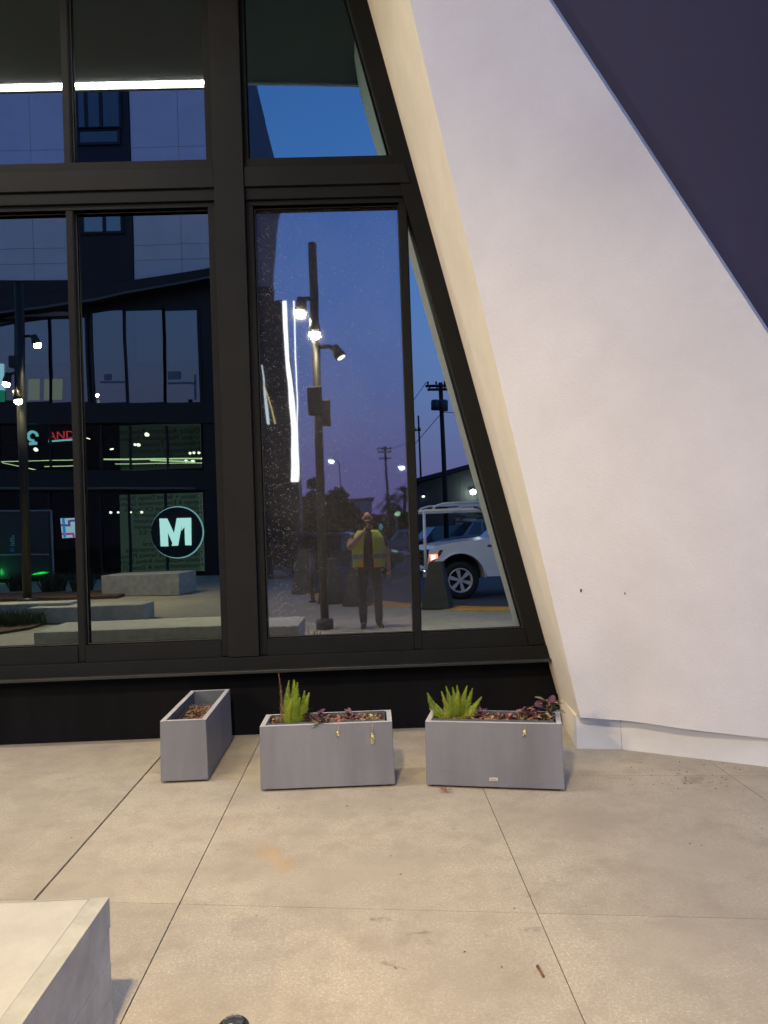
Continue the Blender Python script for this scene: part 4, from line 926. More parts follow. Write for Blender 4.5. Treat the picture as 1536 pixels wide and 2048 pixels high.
# green floor light by the door
gp = rg(78, 1151)
gt_ = thing('floor_light', (gp.x, YA+0.3, 0.02), 'green lit floor light at the foot of the glass doors', 'light')
MB().prism([Ab(62, 1150, .22), Ab(88, 1147.5, .22), Ab(97, 1145, .22), Ab(84, 1143.5, .22), Ab(70, 1146.5, .22)], (0, -0.06, 0)).build('lens', emit('green_glow', (0.01, 1.0, 0.10), 3.0), gt_)
MB().box(gp.x-0.6, gp.x+0.6, YA+0.12, YA+0.30, 0.0, 0.018).build('housing', m_can, gt_)
gl_ = bpy.data.lights.new('green_lamp', 'POINT'); gl_.energy = 30/EXF; gl_.color = (0.05, 1.0, 0.2); gl_.shadow_soft_size = 0.1
go_ = bpy.data.objects.new('green_lamp', gl_); COL.objects.link(go_); go_.parent = gt_; go_.location = (0, 0.25, 0.30)

# ---- dark fin with light strips at the corner of the opposite building
YF = YA+3.0
fn = thing('light_fin', ry(570, 1060, YF, DIRTY), 'tall dark leaning fin edged with bright white light strips', 'building fin')
Fp = lambda u, v, dy=0.0: ry(u, v, YF+dy, DIRTY)
MB().prism([Fp(480, 602), Fp(566, 600), Fp(597, 965), Fp(600, 1010), Fp(598, 1080), Fp(480, 1080)], (0, -1.2, 0)).build('fin_body', m_can, fn)
m_fin = emit('fin_led', (1.0, 0.93, 0.72), 6.0)
MB().prism([Fp(564, 602, .03), Fp(573, 602, .03), Fp(579, 720, .03), Fp(595, 860, .03), Fp(598, 963, .03), Fp(583, 963, .03), Fp(583, 860, .03), Fp(571, 720, .03)], (0, -0.05, 0)).build('light_strip', m_fin, fn)
MB().prism([Fp(587, 602, -.5), Fp(589.5, 602, -.5), Fp(599.5, 962, -.5), Fp(597.5, 962, -.5)], (0, -0.05, 0)).build('light_strip', m_fin, fn)
MB().prism([Fp(523, 730, .03), Fp(525, 730, .03), Fp(539, 848, .03), Fp(533, 848, .03)], (0, -0.05, 0)).build('light_strip', emit('fin_led_dim', (0.9, 1.0, 0.85), 2.6), fn)
MB().prism([Fp(526, 765, .04), Fp(528, 765, .04), Fp(552, 847, .04), Fp(549, 847, .04)], (0, -0.05, 0)).build('light_strip', emit('fin_led_yellow', (1.0, 0.72, 0.25), 2.2), fn)

# ================================================================== BOLLARDS
def bollard(u, v, vt, pane, label):
    p = rg(u, v, pane); t_ = ry(u, vt, p.y, pane); h = t_.z; w = 0.27
    t = thing('concrete_bollard', (p.x, p.y, 0), label, 'bollard', 'dark tapered bollards along the yellow strip')
    mb = MB(); wt = 0.13
    mb.add([(p.x+a*w, p.y+b*w, 0.0) for a, b in ((-1, -1), (1, -1), (1, 1), (-1, 1))]+[(p.x+a*wt, p.y+b*wt, h) for a, b in ((-1, -1), (1, -1), (1, 1), (-1, 1))],
           [(0, 3, 2, 1), (4, 5, 6, 7), (0, 1, 5, 4), (1, 2, 6, 5), (2, 3, 7, 6), (3, 0, 4, 7)])
    mb.build('body', m_concdk, t, 0.015)
    MB().box(p.x-wt*0.9, p.x+wt*0.9, p.y-wt*0.9, p.y+wt*0.9, h-0.002, h+0.012).build('top_cap', m_concdk, t, 0.004)
    t.rotation_euler = (0, 0, rad(18)); return t
bollard(872, 1216, 1125, TRI, 'dark tapered bollard standing before the white pickup truck')
bollard(612, 1187, 1100, DIRTY, 'dark tapered bollard left of the lamp post, farthest along the yellow strip')
bollard(666, 1205, 1118, DIRTY, 'dark tapered bollard just right of the lamp post')
bollard(718, 1210, 1122, DIRTY, 'dark tapered bollard half hidden behind the photographer')
sp0 = rg(625, 1204, DIRTY)
sgp = thing('sign_post', (sp0.x, sp0.y, 0), 'thin dark post between two bollards left of the lamp post', 'post')
MB().tube([(sp0.x, sp0.y, 0), (sp0.x, sp0.y, 1.05)], 0.045, 10).build('shaft', m_blackmetal, sgp)
MB().tube([(sp0.x, sp0.y, 0.0), (sp0.x, sp0.y, 0.03)], 0.09, 10).build('foot', m_blackmetal, sgp)

# ================================================================== PHOTOGRAPHER
m_skin = mat('skin', (0.34, 0.17, 0.115), 0.55, var=0.08, scale=20)
m_beard = mat('beard', (0.05, 0.032, 0.025), 0.8)
m_shirt = mat('black_shirt', (0.012, 0.011, 0.012), 0.85)
m_jean = mat('dark_jeans', (0.022, 0.025, 0.036), 0.85, var=0.25, scale=15)
m_boot = mat('black_boots', (0.016, 0.015, 0.015), 0.6)
m_vest = mat('hivis_yellow', (0.38, 0.44, 0.03), 0.6, var=0.08, scale=10)
m_orange = mat('hivis_orange', (0.85, 0.20, 0.03), 0.6)
m_silver = mat('reflective_tape', (0.20, 0.17, 0.15), 0.4)
def skin_body(chains, name):
    """chains: list of [(pos, rx, ry), ...]; equal positions are welded"""
    vs, es, rs, idx = [], [], [], {}
    for ch in chains:
        prev = None
        for (p, rx, ry_) in ch:
            k = tuple(round(c, 4) for c in p)
            if k not in idx: idx[k] = len(vs); vs.append(p); rs.append((rx, ry_))
            i = idx[k]
            if prev is not None and prev != i: es.append((prev, i))
            prev = i
    me = bpy.data.meshes.new(name); me.from_pydata(vs, es, [])
    o = bpy.data.objects.new(name+'_tmp', me); COL.objects.link(o)
    sk = o.modifiers.new('s', 'SKIN'); sk.use_smooth_shade = True; sk.branch_smoothing = 0.6
    ly = me.skin_vertices[0].data
    for i, r in enumerate(rs): ly[i].radius = r
    ly[0].use_root = True
    sd = o.modifiers.new('d', 'SUBSURF'); sd.levels = 2; sd.render_levels = 2
    dg = bpy.context.evaluated_depsgraph_get(); dg.update()
    m2 = bpy.data.meshes.new_from_object(o.evaluated_get(dg)); bpy.data.objects.remove(o)
    return m2
pel = ((0, 0, 0.96), 0.155, 0.115)
chains = [
    [pel, ((0, 0.0, 1.10), 0.150, 0.112), ((0, 0.0, 1.26), 0.165, 0.118), ((0, -0.01, 1.40), 0.150, 0.10), ((0, -0.005, 1.475), 0.062, 0.062), ((0, 0.010, 1.535), 0.056, 0.060), ((0, 0.025, 1.59), 0.066, 0.078), ((0, 0.022, 1.66), 0.076, 0.094), ((0, 0.012, 1.725), 0.060, 0.076), ((0, 0.010, 1.752), 0.03, 0.036)],
    [((0, 0.025, 1.59), 0.066, 0.078), ((0, 0.105, 1.625), 0.014, 0.018)],
    [((0, 0.022, 1.66), 0.076, 0.094), ((-0.085, 0.01, 1.635), 0.012, 0.026)],
    [((0, 0.022, 1.66), 0.076, 0.094), ((0.085, 0.01, 1.635), 0.012, 0.026)],
    # left arm bent up to the phone
    [((0, -0.01, 1.40), 0.150, 0.10), ((-0.185, 0.0, 1.395), 0.062, 0.062), ((-0.245, 0.05, 1.30), 0.052, 0.052), ((-0.275, 0.11, 1.21), 0.047, 0.047), ((-0.16, 0.21, 1.34), 0.041, 0.041), ((-0.045, 0.285, 1.465), 0.030, 0.026), ((0.0, 0.305, 1.525), 0.040, 0.017)],
    # right arm hanging
    [((0, -0.01, 1.40), 0.150, 0.10), ((0.185, 0.0, 1.395), 0.062, 0.062), ((0.240, -0.01, 1.27), 0.052, 0.052), ((0.258, -0.02, 1.13), 0.044, 0.044), ((0.272, 0.03, 0.98), 0.036, 0.036), ((0.280, 0.06, 0.885), 0.026, 0.030), ((0.282, 0.075, 0.81), 0.018, 0.040)],
    # legs
    [pel, ((-0.095, 0.0, 0.90), 0.098, 0.10), ((-0.105, 0.01, 0.68), 0.080, 0.085), ((-0.105, 0.015, 0.48), 0.064, 0.068), ((-0.105, 0.0, 0.30), 0.062, 0.066), ((-0.105, -0.01, 0.10), 0.054, 0.058), ((-0.108, 0.0, 0.045), 0.046, 0.042), ((-0.118, 0.13, 0.036), 0.045, 0.034), ((-0.122, 0.19, 0.030), 0.034, 0.026)],
    [pel, ((0.095, 0.0, 0.90), 0.098, 0.10), ((0.108, 0.01, 0.68), 0.080, 0.085), ((0.112, 0.015, 0.48), 0.064, 0.068), ((0.112, 0.0, 0.30), 0.062, 0.066), ((0.112, -0.01, 0.10), 0.054, 0.058), ((0.116, 0.0, 0.045), 0.046, 0.042), ((0.150, 0.125, 0.036), 0.045, 0.034), ((0.165, 0.18, 0.030), 0.034, 0.026)]]
# fingers: the left hand grips the phone edge, the right hand hangs half curled
hl = ((0.0, 0.305, 1.525), 0.040, 0.017)
for k, (dz, ln_) in enumerate(((0.045, .85), (0.025, 1.0), (0.004, .95), (-0.017, .75))):
    chains.append([hl, ((-0.010, 0.325, 1.525+dz), .0095, .0095), ((-0.008+0.012*ln_, 0.350, 1.530+dz), .0085, .0085), ((0.018*ln_+0.006, 0.352, 1.532+dz), .0075, .0075)])
chains.append([hl, ((0.030, 0.300, 1.500), .012, .012), ((0.058, 0.312, 1.515), .010, .010), ((0.075, 0.322, 1.540), .008, .008)])
hr = ((0.282, 0.075, 0.81), 0.018, 0.040)
for k, (dy, ln_) in enumerate(((0.034, .9), (0.012, 1.0), (-0.010, .95), (-0.030, .75))):
    chains.append([hr, ((0.278, 0.078+dy, 0.77), .0095, .0095), ((0.266, 0.080+dy, 0.770-0.040*ln_), .0085, .0085), ((0.248, 0.080+dy, 0.765-0.055*ln_), .0075, .0075)])
chains.append([hr, ((0.264, 0.118, 0.83), .012, .012), ((0.250, 0.130, 0.80), .010, .010), ((0.240, 0.130, 0.775), .008, .008)])
PX, PY = ry(739, 1150, -0.36, DIRTY).x, -0.37
pers = thing('person', (PX, PY, 0), 'person in an open yellow safety vest holding up a phone to take the picture', 'person')
bmsh = skin_body(chains, 'body')
for m_ in (m_skin, m_shirt, m_jean, m_boot, m_beard): bmsh.materials.append(m_)
for p in bmsh.polygons:
    c = p.center; ax = abs(c.x)
    if c.z < 0.09 and ax < 0.26: i = 3
    elif c.z < 0.98 and ax < 0.222: i = 2
    elif c.z < 1.49 and ax < 0.19 and c.y < 0.13: i = 1
    elif c.z > 1.22 and ax < 0.27 and c.y < 0.075 and c.z < 1.46: i = 1
    elif 1.53 < c.z < 1.60 and c.y > 0.03 and ax < 0.08: i = 4 if c.y < 0.2 else 0
    else: i = 0
    p.material_index = i; p.use_smooth = True
bo = bpy.data.objects.new('body', bmsh); link(bo, pers)
# face details
for s in (-1, 1):
    e_ = MB().tube([(PX+s*0.030, PY+0.100, 1.655), (PX+s*0.030, PY+0.108, 1.655)], [0.012, 0.008], 8).build('eye', m_beard, pers)
    MB().box(PX+s*0.03-0.018, PX+s*0.03+0.018, PY+0.094, PY+0.106, 1.678, 1.686).build('eyebrow', m_beard, pers, 0.002)
# vest: open shell following the torso
def vest_ring(z, g):
    t = (z-0.92)/(1.47-0.92); rx = 0.226+0.012*math.sin(t*3)-max(0, t-0.80)*0.36; ry_ = 0.155-max(0, t-0.75)*0.10
    pts = []
    for k in range(33):
        a = math.pi/2+g+(2*math.pi-2*g)*k/32
        pts.append((PX+rx*math.cos(a), PY-0.005+ry_*math.sin(a), z))
    return pts
zs_ = [0.92+0.55*k/16 for k in range(17)]
vs = []
for z in zs_: vs += vest_ring(z, 0.34-0.10*(z-0.92))
fs = []
for i in range(16):
    for k in range(32):
        a_ = (k+0.5)/32; ang = math.pi/2+0.3+(2*math.pi-0.6)*a_
        if zs_[i] > 1.20 and abs(math.cos(ang)) > 0.90: continue     # arm holes
        fs.append((i*33+k, i*33+k+1, (i+1)*33+k+1, (i+1)*33+k))
vst = MB().add(vs, fs, True).build('safety_vest', m_vest, pers)
sm = vst.modifiers.new('t', 'SOLIDIFY'); sm.thickness = 0.006; sm.offset = 1
def vest_band(z0, z1, m, nm, k0=0, k1=32, out=0.010):
    vs = []
    for z in (z0, z1):
        for (x, y, zz) in vest_ring(z, 0.34-0.10*(z-0.92))[k0:k1+1]: vs.append((PX+(x-PX)*(1+out*5), PY+(y-PY)*(1+out*6), zz))
    n_ = k1-k0+1
    return MB().add(vs, [(k, k+1, n_+k+1, n_+k) for k in range(n_-1)], True).build(nm, m, vst)
vest_band(1.045, 1.115, m_silver, 'reflective_band'); vest_band(0.920, 0.932, m_orange, 'hem')
for k0 in (0, 30): vest_band(0.93, 1.45, m_orange, 'front_edging', k0 if k0 == 0 else 31, 1 if k0 == 0 else 32, 0.012)
for k0 in (3, 27): vest_band(1.25, 1.29, m_orange, 'orange_patch', k0, k0+2, 0.012)
pers.scale = (1.10, 1.06, 1.03)
# phone
ph = thing('phone', (0, -0.02, 1.525), 'dark phone held up in front of the face', 'phone')
MB().box(-0.036, 0.040, -0.034, -0.025, 1.51, 1.66).build('case', m_blackmetal, ph, 0.003)
MB().tube([(-0.022, -0.0255, 1.645), (-0.022, -0.0235, 1.645)], 0.008, 12).build('camera_lens', m_gasket, ph)

# ================================================================== VEHICLES
m_tyre = mat('tyre', (0.012, 0.012, 0.012), 0.8)
m_rimm = mat('alloy', (0.60, 0.60, 0.61), 0.35, 0.3)
m_wpaint = mat('white_paint', (0.80, 0.80, 0.81), 0.25, var=0.03, coat=0.6, grime=0.08)
m_chrome = mat('chrome', (0.6, 0.6, 0.6), 0.15, 1.0)
m_carglass = mat('car_glass', (0.012, 0.014, 0.018), 0.06, coat=1.0)
def arc(cx_, cz, r, a0, a1, n=12): return [(cx_+r*math.cos(a0+(a1-a0)*k/n), cz+r*math.sin(a0+(a1-a0)*k/n)) for k in range(n+1)]
def slab_y(prof, y0, y1, name, m, parent, bev=0.0): return MB().prism([(x, y0, z) for x, z in prof], (0, y1-y0, 0)).build(name, m, parent, bev, 3)
def wheel(parent, x, y, r, s, spokes=6):
    w = MB().lathe_y(x, y, r, [(-s*0.13, r*0.5), (-s*0.125, r*0.95), (-s*0.10, r), (s*0.09, r), (s*0.12, r*0.94), (s*0.125, r*0.70), (s*0.10, r*0.64)]).build('wheel', m_tyre, parent)
    MB().tube([(x, y+s*0.02, r), (x, y+s*0.025, r)], [r*0.64, r*0.64], 24).build('rim_back', m_gasket, w)
    MB().lathe_y(x, y, r, [(s*0.09, r*0.66), (s*0.122, r*0.66), (s*0.126, r*0.60), (s*0.05, r*0.56)], 28).build('rim', m_rimm, w)
    for k in range(spokes):
        a = k*2*math.pi/spokes+0.3; ca, sa = math.cos(a), math.sin(a); wv = 0.030
        MB().add([(x+ca*q_-sa*w_, y+s*d_, r+sa*q_+ca*w_) for q_, w_, d_ in ((0.04, -wv*0.8, .10), (0.04, wv*0.8, .10), (r*0.60, wv*1.5, .112), (r*0.60, -wv*1.5, .112), (0.04, -wv*0.4, .07), (0.04, wv*0.4, .07), (r*0.6, wv, .08), (r*0.6, -wv, .08))],
                 [(0, 1, 2, 3), (4, 5, 6, 7), (0, 1, 5, 4), (1, 2, 6, 5), (2, 3, 7, 6), (3, 0, 4, 7)]).build('spoke', m_rimm, w)
    MB().tube([(x, y+s*0.09, r), (x, y+s*0.125, r)], [0.06, 0.05], 14).build('hub', m_rimm, w)
    return w
wp = rg(912, 1197, TRI); WR = 0.40
tk = thing('pickup_truck', (0, 0, 0), 'white pickup truck with a pipe rack over its bonnet, parked beyond the bollard', 'truck')
xf, xr = 2.20, -1.60; half = 0.98
prof = [(-2.90, 0.55), (xr-0.52, 0.50)] + arc(xr, 0.42, 0.52, math.pi, 0, 14) + [(xr+0.52, 0.46), (xf-0.53, 0.46)] + arc(xf, 0.44, 0.53, math.pi, 0, 14) + [(2.72, 0.50), (2.86, 0.58), (2.90, 0.80), (2.86, 1.06), (2.72, 1.15), (2.30, 1.21), (1.25, 1.28), (-2.88, 1.30)]
slab_y(prof, -half, half, 'body', m_wpaint, tk, 0.045)
cab = [(1.30, 1.27), (0.62, 1.84), (0.35, 1.93), (-0.95, 1.94), (-1.15, 1.80), (-1.22, 1.27)]
mb = MB(); n_ = len(cab)
mb.add([(x, -half+0.05+0.16*max(0, (z-1.27)/0.67), z) for x, z in cab]+[(x, half-0.05-0.16*max(0, (z-1.27)/0.67), z) for x, z in cab],
       [tuple(range(n_))[::-1], tuple(range(n_, 2*n_))]+[(i, (i+1) % n_, n_+(i+1) % n_, n_+i) for i in range(n_)])
mb.build('cab', m_wpaint, tk, 0.03)
for s in (-1, 1):
    yz = lambda z: s*(half-0.05-0.16*max(0, (z-1.27)/0.67)+0.004)
    for pts in ([(1.00, 1.33), (0.48, 1.78), (0.10, 1.80), (0.10, 1.33)], [(0.02, 1.33), (0.02, 1.80), (-0.88, 1.80), (-1.02, 1.33)]):
        MB().add([(x, yz(z), z) for x, z in pts], [(0, 1, 2, 3)]).build('side_window', m_carglass, tk)
    for x0 in (1.05, 0.06, -1.05):      # door gaps
        MB().box(x0-0.006, x0+0.006, s*half-0.006*s, s*(half+0.0025), 0.55, 1.26).build('door_gap', m_gasket, tk)
    for x0 in (0.30, -0.75): MB().box(x0-0.11, x0+0.11, min(s*half, s*(half+0.03)), max(s*half, s*(half+0.03)), 1.10, 1.14).build('door_handle', m_wpaint, tk, 0.01)
    mr = MB().box(0.82, 0.98, s*(half+0.04) if s > 0 else -(half+0.30), half+0.30 if s > 0 else -(half+0.04), 1.32, 1.58).build('mirror', m_wpaint, tk, 0.03)
    MB().box(0.86, 0.90, min(s*(half-0.05), s*(half+0.05)), max(s*(half-0.05), s*(half+0.05)), 1.36, 1.40).build('mirror_arm', m_gasket, mr)
    # headlight wrapping the corner
    hl_ = MB().add([(2.915, s*0.62, 1.08), (2.915, s*0.62, 0.80), (2.93, s*0.90, 0.80), (2.80, s*(half+0.006), 0.80), (2.62, s*(half+0.007), 0.96), (2.56, s*(half+0.006), 1.06), (2.86, s*0.96, 1.08)], [(0, 1, 2, 6), (2, 3, 4, 5, 6)]).build('headlight', mat('headlight_housing', (0.05, 0.03, 0.03), 0.15, coat=1.0), tk)
    MB().add([(2.84, s*(half+0.012), 0.84), (2.68, s*(half+0.012), 0.90), (2.68, s*(half+0.012), 0.98), (2.86, s*(half+0.004), 0.98)], [(0, 1, 2, 3)]).build('turn_signal', emit('turn_signal_glow', (1.0, 0.18, 0.08), 9.0), hl_)
    MB().add([(2.82, s*(half+0.016), 0.87), (2.74, s*(half+0.016), 0.89), (2.74, s*(half+0.016), 0.95), (2.82, s*(half+0.014), 0.96)], [(0, 1, 2, 3)]).build('bulb', emit('bulb_glow', (1.0, 0.75, 0.55), 12.0), hl_)
    bdg = MB().box(1.28, 1.60, min(s*half, s*(half+0.012)), max(s*half, s*(half+0.012)), 1.085, 1.135).build('badge', m_chrome, tk, 0.004)
    for k in range(5): MB().box(1.31+k*0.055, 1.345+k*0.055, min(s*(half+0.012), s*(half+0.015)), max(s*(half+0.012), s*(half+0.015)), 1.093, 1.127).build('badge_letter', m_gasket, bdg)
    for xw in (xf, xr): wheel(tk, xw, s*(half-0.14), WR, s)
    MB().tube([(xf+0.545*math.cos(math.pi*k/16), s*(half+0.004), 0.44+0.545*math.sin(math.pi*k/16)) for k in range(17)], 0.022, 6).build('arch_lip', m_wpaint, tk)
    for xw in (xf, xr): MB().box(xw-0.5, xw+0.5, min(s*0.30, s*0.66), max(s*0.30, s*0.66), 0.42, 0.92).build('wheel_well', m_gasket, tk)
MB().add([(1.27, -0.86, 1.30), (1.27, 0.86, 1.30), (0.66, 0.76, 1.83), (0.66, -0.76, 1.83)], [(0, 1, 2, 3)]).build('windshield', m_carglass, tk)
for v_ in tk.children[-1].data.vertices: v_.co.x += 0.012
MB().box(2.80, 3.00, -0.95, 0.95, 0.46, 0.66).build('bumper', m_chrome, tk, 0.04)
gr_ = MB().box(2.88, 2.915, -0.60, 0.60, 0.72, 1.06).build('grille', m_gasket, tk, 0.02)
for k in range(3): MB().box(2.91, 2.93, -0.57, 0.57, 0.76+k*0.11, 0.79+k*0.11).build('grille_bar', m_chrome, gr_)
MB().box(-2.98, -2.86, -0.93, 0.93, 0.50, 0.68).build('rear_bumper', m_chrome, tk, 0.03)
for s in (-1, 1): MB().box(-2.91, -2.87, min(s*0.78, s*0.97), max(s*0.78, s*0.97), 0.95, 1.26).build('tail_light', mat('tail_red', (0.35, 0.02, 0.02), 0.2), tk)
# pipe rack carried over bonnet and cab
rk = MB(); zr_ = 1.90
for s in (-1, 1):
    y = s*0.90
    rk.tube([(2.93, y, 0.52), (2.93, y, zr_)], 0.032, 10)
    rk.tube([(2.93, y, zr_), (-2.7, y, zr_)], 0.034, 10)
    rk.tube([(2.75, y, zr_), (2.68, y, zr_+0.09), (2.5, y, zr_+0.14), (2.2, y, zr_+0.15), (-2.5, y, zr_+0.15)], 0.026, 10)
    rk.tube([(2.25, y, zr_), (2.15, y, zr_+0.06), (1.95, y, zr_+0.075), (-2.5, y, zr_+0.075)], 0.022, 10)
    for x in (1.35, 0.4, -0.6, -1.6): rk.tube([(x, y, zr_), (x, y, zr_+0.15)], 0.02, 8)
    for x in (-1.35, -2.7): rk.tube([(x, y, 1.28), (x, y, zr_)], 0.032, 10)
for x in (2.93, 1.9, 0.8, -0.3, -1.4, -2.7): rk.tube([(x, -0.9, zr_), (x, 0.9, zr_)], 0.028, 10)
rk.build('pipe_rack', mat('rack_white', (0.60, 0.60, 0.62), 0.4, var=0.06), tk)
MB().tube([(1.85, 0.93, zr_+0.05), (1.65, 0.95, zr_-0.02), (1.85, 0.95, zr_-0.08), (1.6, 0.95, zr_-0.14), (1.75, 0.93, zr_-0.2)], 0.02, 6).build('strap_bundle', m_gasket, tk)
MB().tube([(1.85, -0.93, zr_+0.05), (1.65, -0.95, zr_-0.02), (1.85, -0.95, zr_-0.08), (1.6, -0.95, zr_-0.14), (1.75, -0.93, zr_-0.2)], 0.02, 6).build('strap_bundle', m_gasket, tk)
tk.rotation_euler = (0, 0, math.pi-rad(3)); tk.location = (wp.x+xf, wp.y-(half-0.02), -0.02)

def car(label, loc, rotz, col, L_=4.8, Hh=1.75, w=0.93, suv=True):
    t = thing('parked_car', (0, 0, 0), label, 'car', 'cars parked on the lot')
    mp_ = mat('paint_%d' % int(col[0]*1000+col[2]*10), col, 0.25, var=0.04, coat=0.7)
    r = 0.36; xf_, xr_ = L_*0.30, -L_*0.30; hb_ = Hh*0.56
    pr = [(-L_/2, 0.42), (xr_-0.44, 0.36)]+arc(xr_, 0.36, 0.44, math.pi, 0, 8)+[(xf_-0.44, 0.32)]+arc(xf_, 0.36, 0.44, math.pi, 0, 8)+[(L_/2-0.05, 0.38), (L_/2, 0.62), (L_/2-0.06, hb_*0.86), (L_*0.22, hb_), (-L_/2+0.02, hb_+0.02)]
    slab_y(pr, -w, w, 'body', mp_, t, 0.05)
    xb = -L_*0.46 if suv else -L_*0.30
    cb = [(L_*0.22, hb_-0.02), (L_*0.08, Hh-0.06), (L_*0.03, Hh), (xb+0.12, Hh), (xb, Hh-0.10), (xb-0.05 if suv else xb-0.4, hb_-0.02)]
    n_ = len(cb); ins = lambda z: 0.04+0.16*max(0, (z-hb_)/(Hh-hb_))
    MB().add([(x, -w+ins(z), z) for x, z in cb]+[(x, w-ins(z), z) for x, z in cb], [tuple(range(n_))[::-1], tuple(range(n_, 2*n_))]+[(i, (i+1) % n_, n_+(i+1) % n_, n_+i) for i in range(n_)]).build('cabin', mp_, t, 0.03)
    for s in (-1, 1):
        zz = [hb_+0.04, Hh-0.14]
        xsw = [(L_*0.17, L_*0.085, 0.0), (-0.06*L_/4.8, -0.06*L_/4.8, 0)]
        for (xa0, xa1, xb0, xb1) in ((L_*0.16, L_*0.07, -0.02, -0.02), (-0.12, -0.12, -L_*0.22, -L_*0.22), (-L_*0.24, -L_*0.24, xb+0.10, xb+0.18)):
            if xa0 <= xb0: continue
            MB().add([(xa0, s*(w-ins(zz[0])+0.005), zz[0]), (xa1, s*(w-ins(zz[1])+0.005), zz[1]), (xb1, s*(w-ins(zz[1])+0.005), zz[1]), (xb0, s*(w-ins(zz[0])+0.005), zz[0])], [(0, 1, 2, 3)]).build('side_window', m_carglass, t)
        for xw in (xf_, xr_): wheel(t, xw, s*(w-0.11), r, s, 5)
        MB().box(L_/2-0.10, L_/2+0.006, min(s*0.5, s*(w-0.08)), max(s*0.5, s*(w-0.08)), hb_*0.66, hb_*0.82).build('headlight', mat('lamp_clear', (0.5, 0.5, 0.52), 0.1, coat=1), t, 0.02)
        MB().box(-L_/2-0.006, -L_/2+0.05, min(s*0.6, s*(w-0.05)), max(s*0.6, s*(w-0.05)), hb_*0.75, hb_*0.98).build('tail_light', mat('tail_red', (0.35, 0.02, 0.02), 0.2), t)
    MB().add([(L_*0.215, -w+0.12, hb_+0.03), (L_*0.215, w-0.12, hb_+0.03), (L_*0.09, w-0.22, Hh-0.10), (L_*0.09, -w+0.22, Hh-0.10)], [(0, 1, 2, 3)]).build('windshield', m_carglass, t)
    for v_ in t.children[-1].data.vertices: v_.co.x += 0.02
    MB().box(L_/2-0.01, L_/2+0.012, -0.45, 0.45, 0.55, hb_*0.72).build('grille', m_gasket, t)
    t.location = loc; t.rotation_euler = (0, 0, rotz); return t
def lot(u, pane, y): p = ry(u, 1080, y, pane); return p.x
car('silver suv parked behind the pickup truck under the warehouse', (lot(948, TRI, -29), -29, -0.04), rad(172), (0.20, 0.21, 0.23), 4.9, 1.9)
car('dark blue car parked left of the silver suv behind the rack post', (lot(868, TRI, -30), -30, -0.04), rad(165), (0.05, 0.055, 0.075), 4.6, 1.65)
car('pale car parked on the far lot right of the photographer', (lot(806, DIRTY, -40), -40, -0.04), rad(178), (0.45, 0.46, 0.50), 4.6, 1.5, suv=False)
car('dark car on the road just left of the photographer', (lot(686, DIRTY, -15), -15, -0.02), rad(8), (0.03, 0.03, 0.035), 4.5, 1.5, suv=False)
car('black car parked farther left beyond the bollards', (lot(590, DIRTY, -24), -24, -0.02), rad(175), (0.02, 0.02, 0.025), 4.5, 1.5, suv=False)

# ================================================================== WAREHOUSE, POLES, TREES
YW = -34.0
Wp = lambda u, v, dy=0.0: ry(u, v, YW+dy, TRI)
m_wh = mat('dark_siding', (0.05, 0.045, 0.045), 0.8, var=0.2, scale=0.8)
wh = thing('warehouse', Wp(950, 1080), 'dark low warehouse with sloping roof behind the pickup truck', 'building')
wl, wr = Wp(833, 967), Wp(1010, 918)
MB().prism([(wl.x, YW, -0.05), (wr.x+14, YW, -0.05), (wr.x+14, YW, wr.z-0.6), (wr.x, YW, wr.z), (wl.x, YW, wl.z)], (0, -14, 0)).build('wall', m_wh, wh)
MB().prism([(wl.x-0.4, YW+0.4, wl.z-0.02), (wr.x, YW+0.4, wr.z+0.02), (wr.x+14, YW+0.4, wr.z-0.58), (wr.x+14, YW+0.4, wr.z-0.33), (wr.x, YW+0.4, wr.z+0.27), (wl.x-0.4, YW+0.4, wl.z+0.22)], (0, -14.8, 0)).build('roof', m_can, wh)
dpts = [Wp(905, 1085, .05), Wp(945, 1085, .05), Wp(945, 1038, .05), Wp(905, 1038, .05)]
rd = MB().prism(dpts, (0, -0.06, 0)).build('roller_door', mat('door_grey', (0.14, 0.15, 0.17), 0.6), wh)
for k in range(6):
    z = dpts[0].z+(dpts[2].z-dpts[0].z)*(k+0.5)/6; MB().box(dpts[0].x, dpts[1].x, YW+0.05, YW+0.075, z-0.02, z+0.02).build('door_rib', m_wh, rd)
for (u, v, s, em) in ((941, 985, 0.16, 26.0), (841, 994, 0.07, 7.0)):
    p = Wp(u, v, 0.25)
    lt = MB().box(p.x-s*1.2, p.x+s*1.2, YW+0.02, YW+0.3, p.z+s*0.7, p.z+s*1.1).build('wall_lamp', m_can, wh)
    MB().box(p.x-s, p.x+s, YW+0.10, YW+0.27, p.z-s*0.7, p.z+s*0.68).build('lamp_glass', emit('wall_lamp_%d' % u, (0.95, 1.0, 0.85), em), lt)
p = Wp(941, 985, 0.6)
wl_ = bpy.data.lights.new('warehouse_lamp', 'POINT'); wl_.energy = 160/EXF; wl_.color = (0.9, 1.0, 0.8); wl_.shadow_soft_size = 0.15
wo_ = bpy.data.objects.new('warehouse_lamp', wl_); COL.objects.link(wo_); wo_.parent = wh; wo_.location = p - ORG[wh.name]
m_wood = mat('pole_wood', (0.035, 0.028, 0.024), 0.9, var=0.3, scale=3)
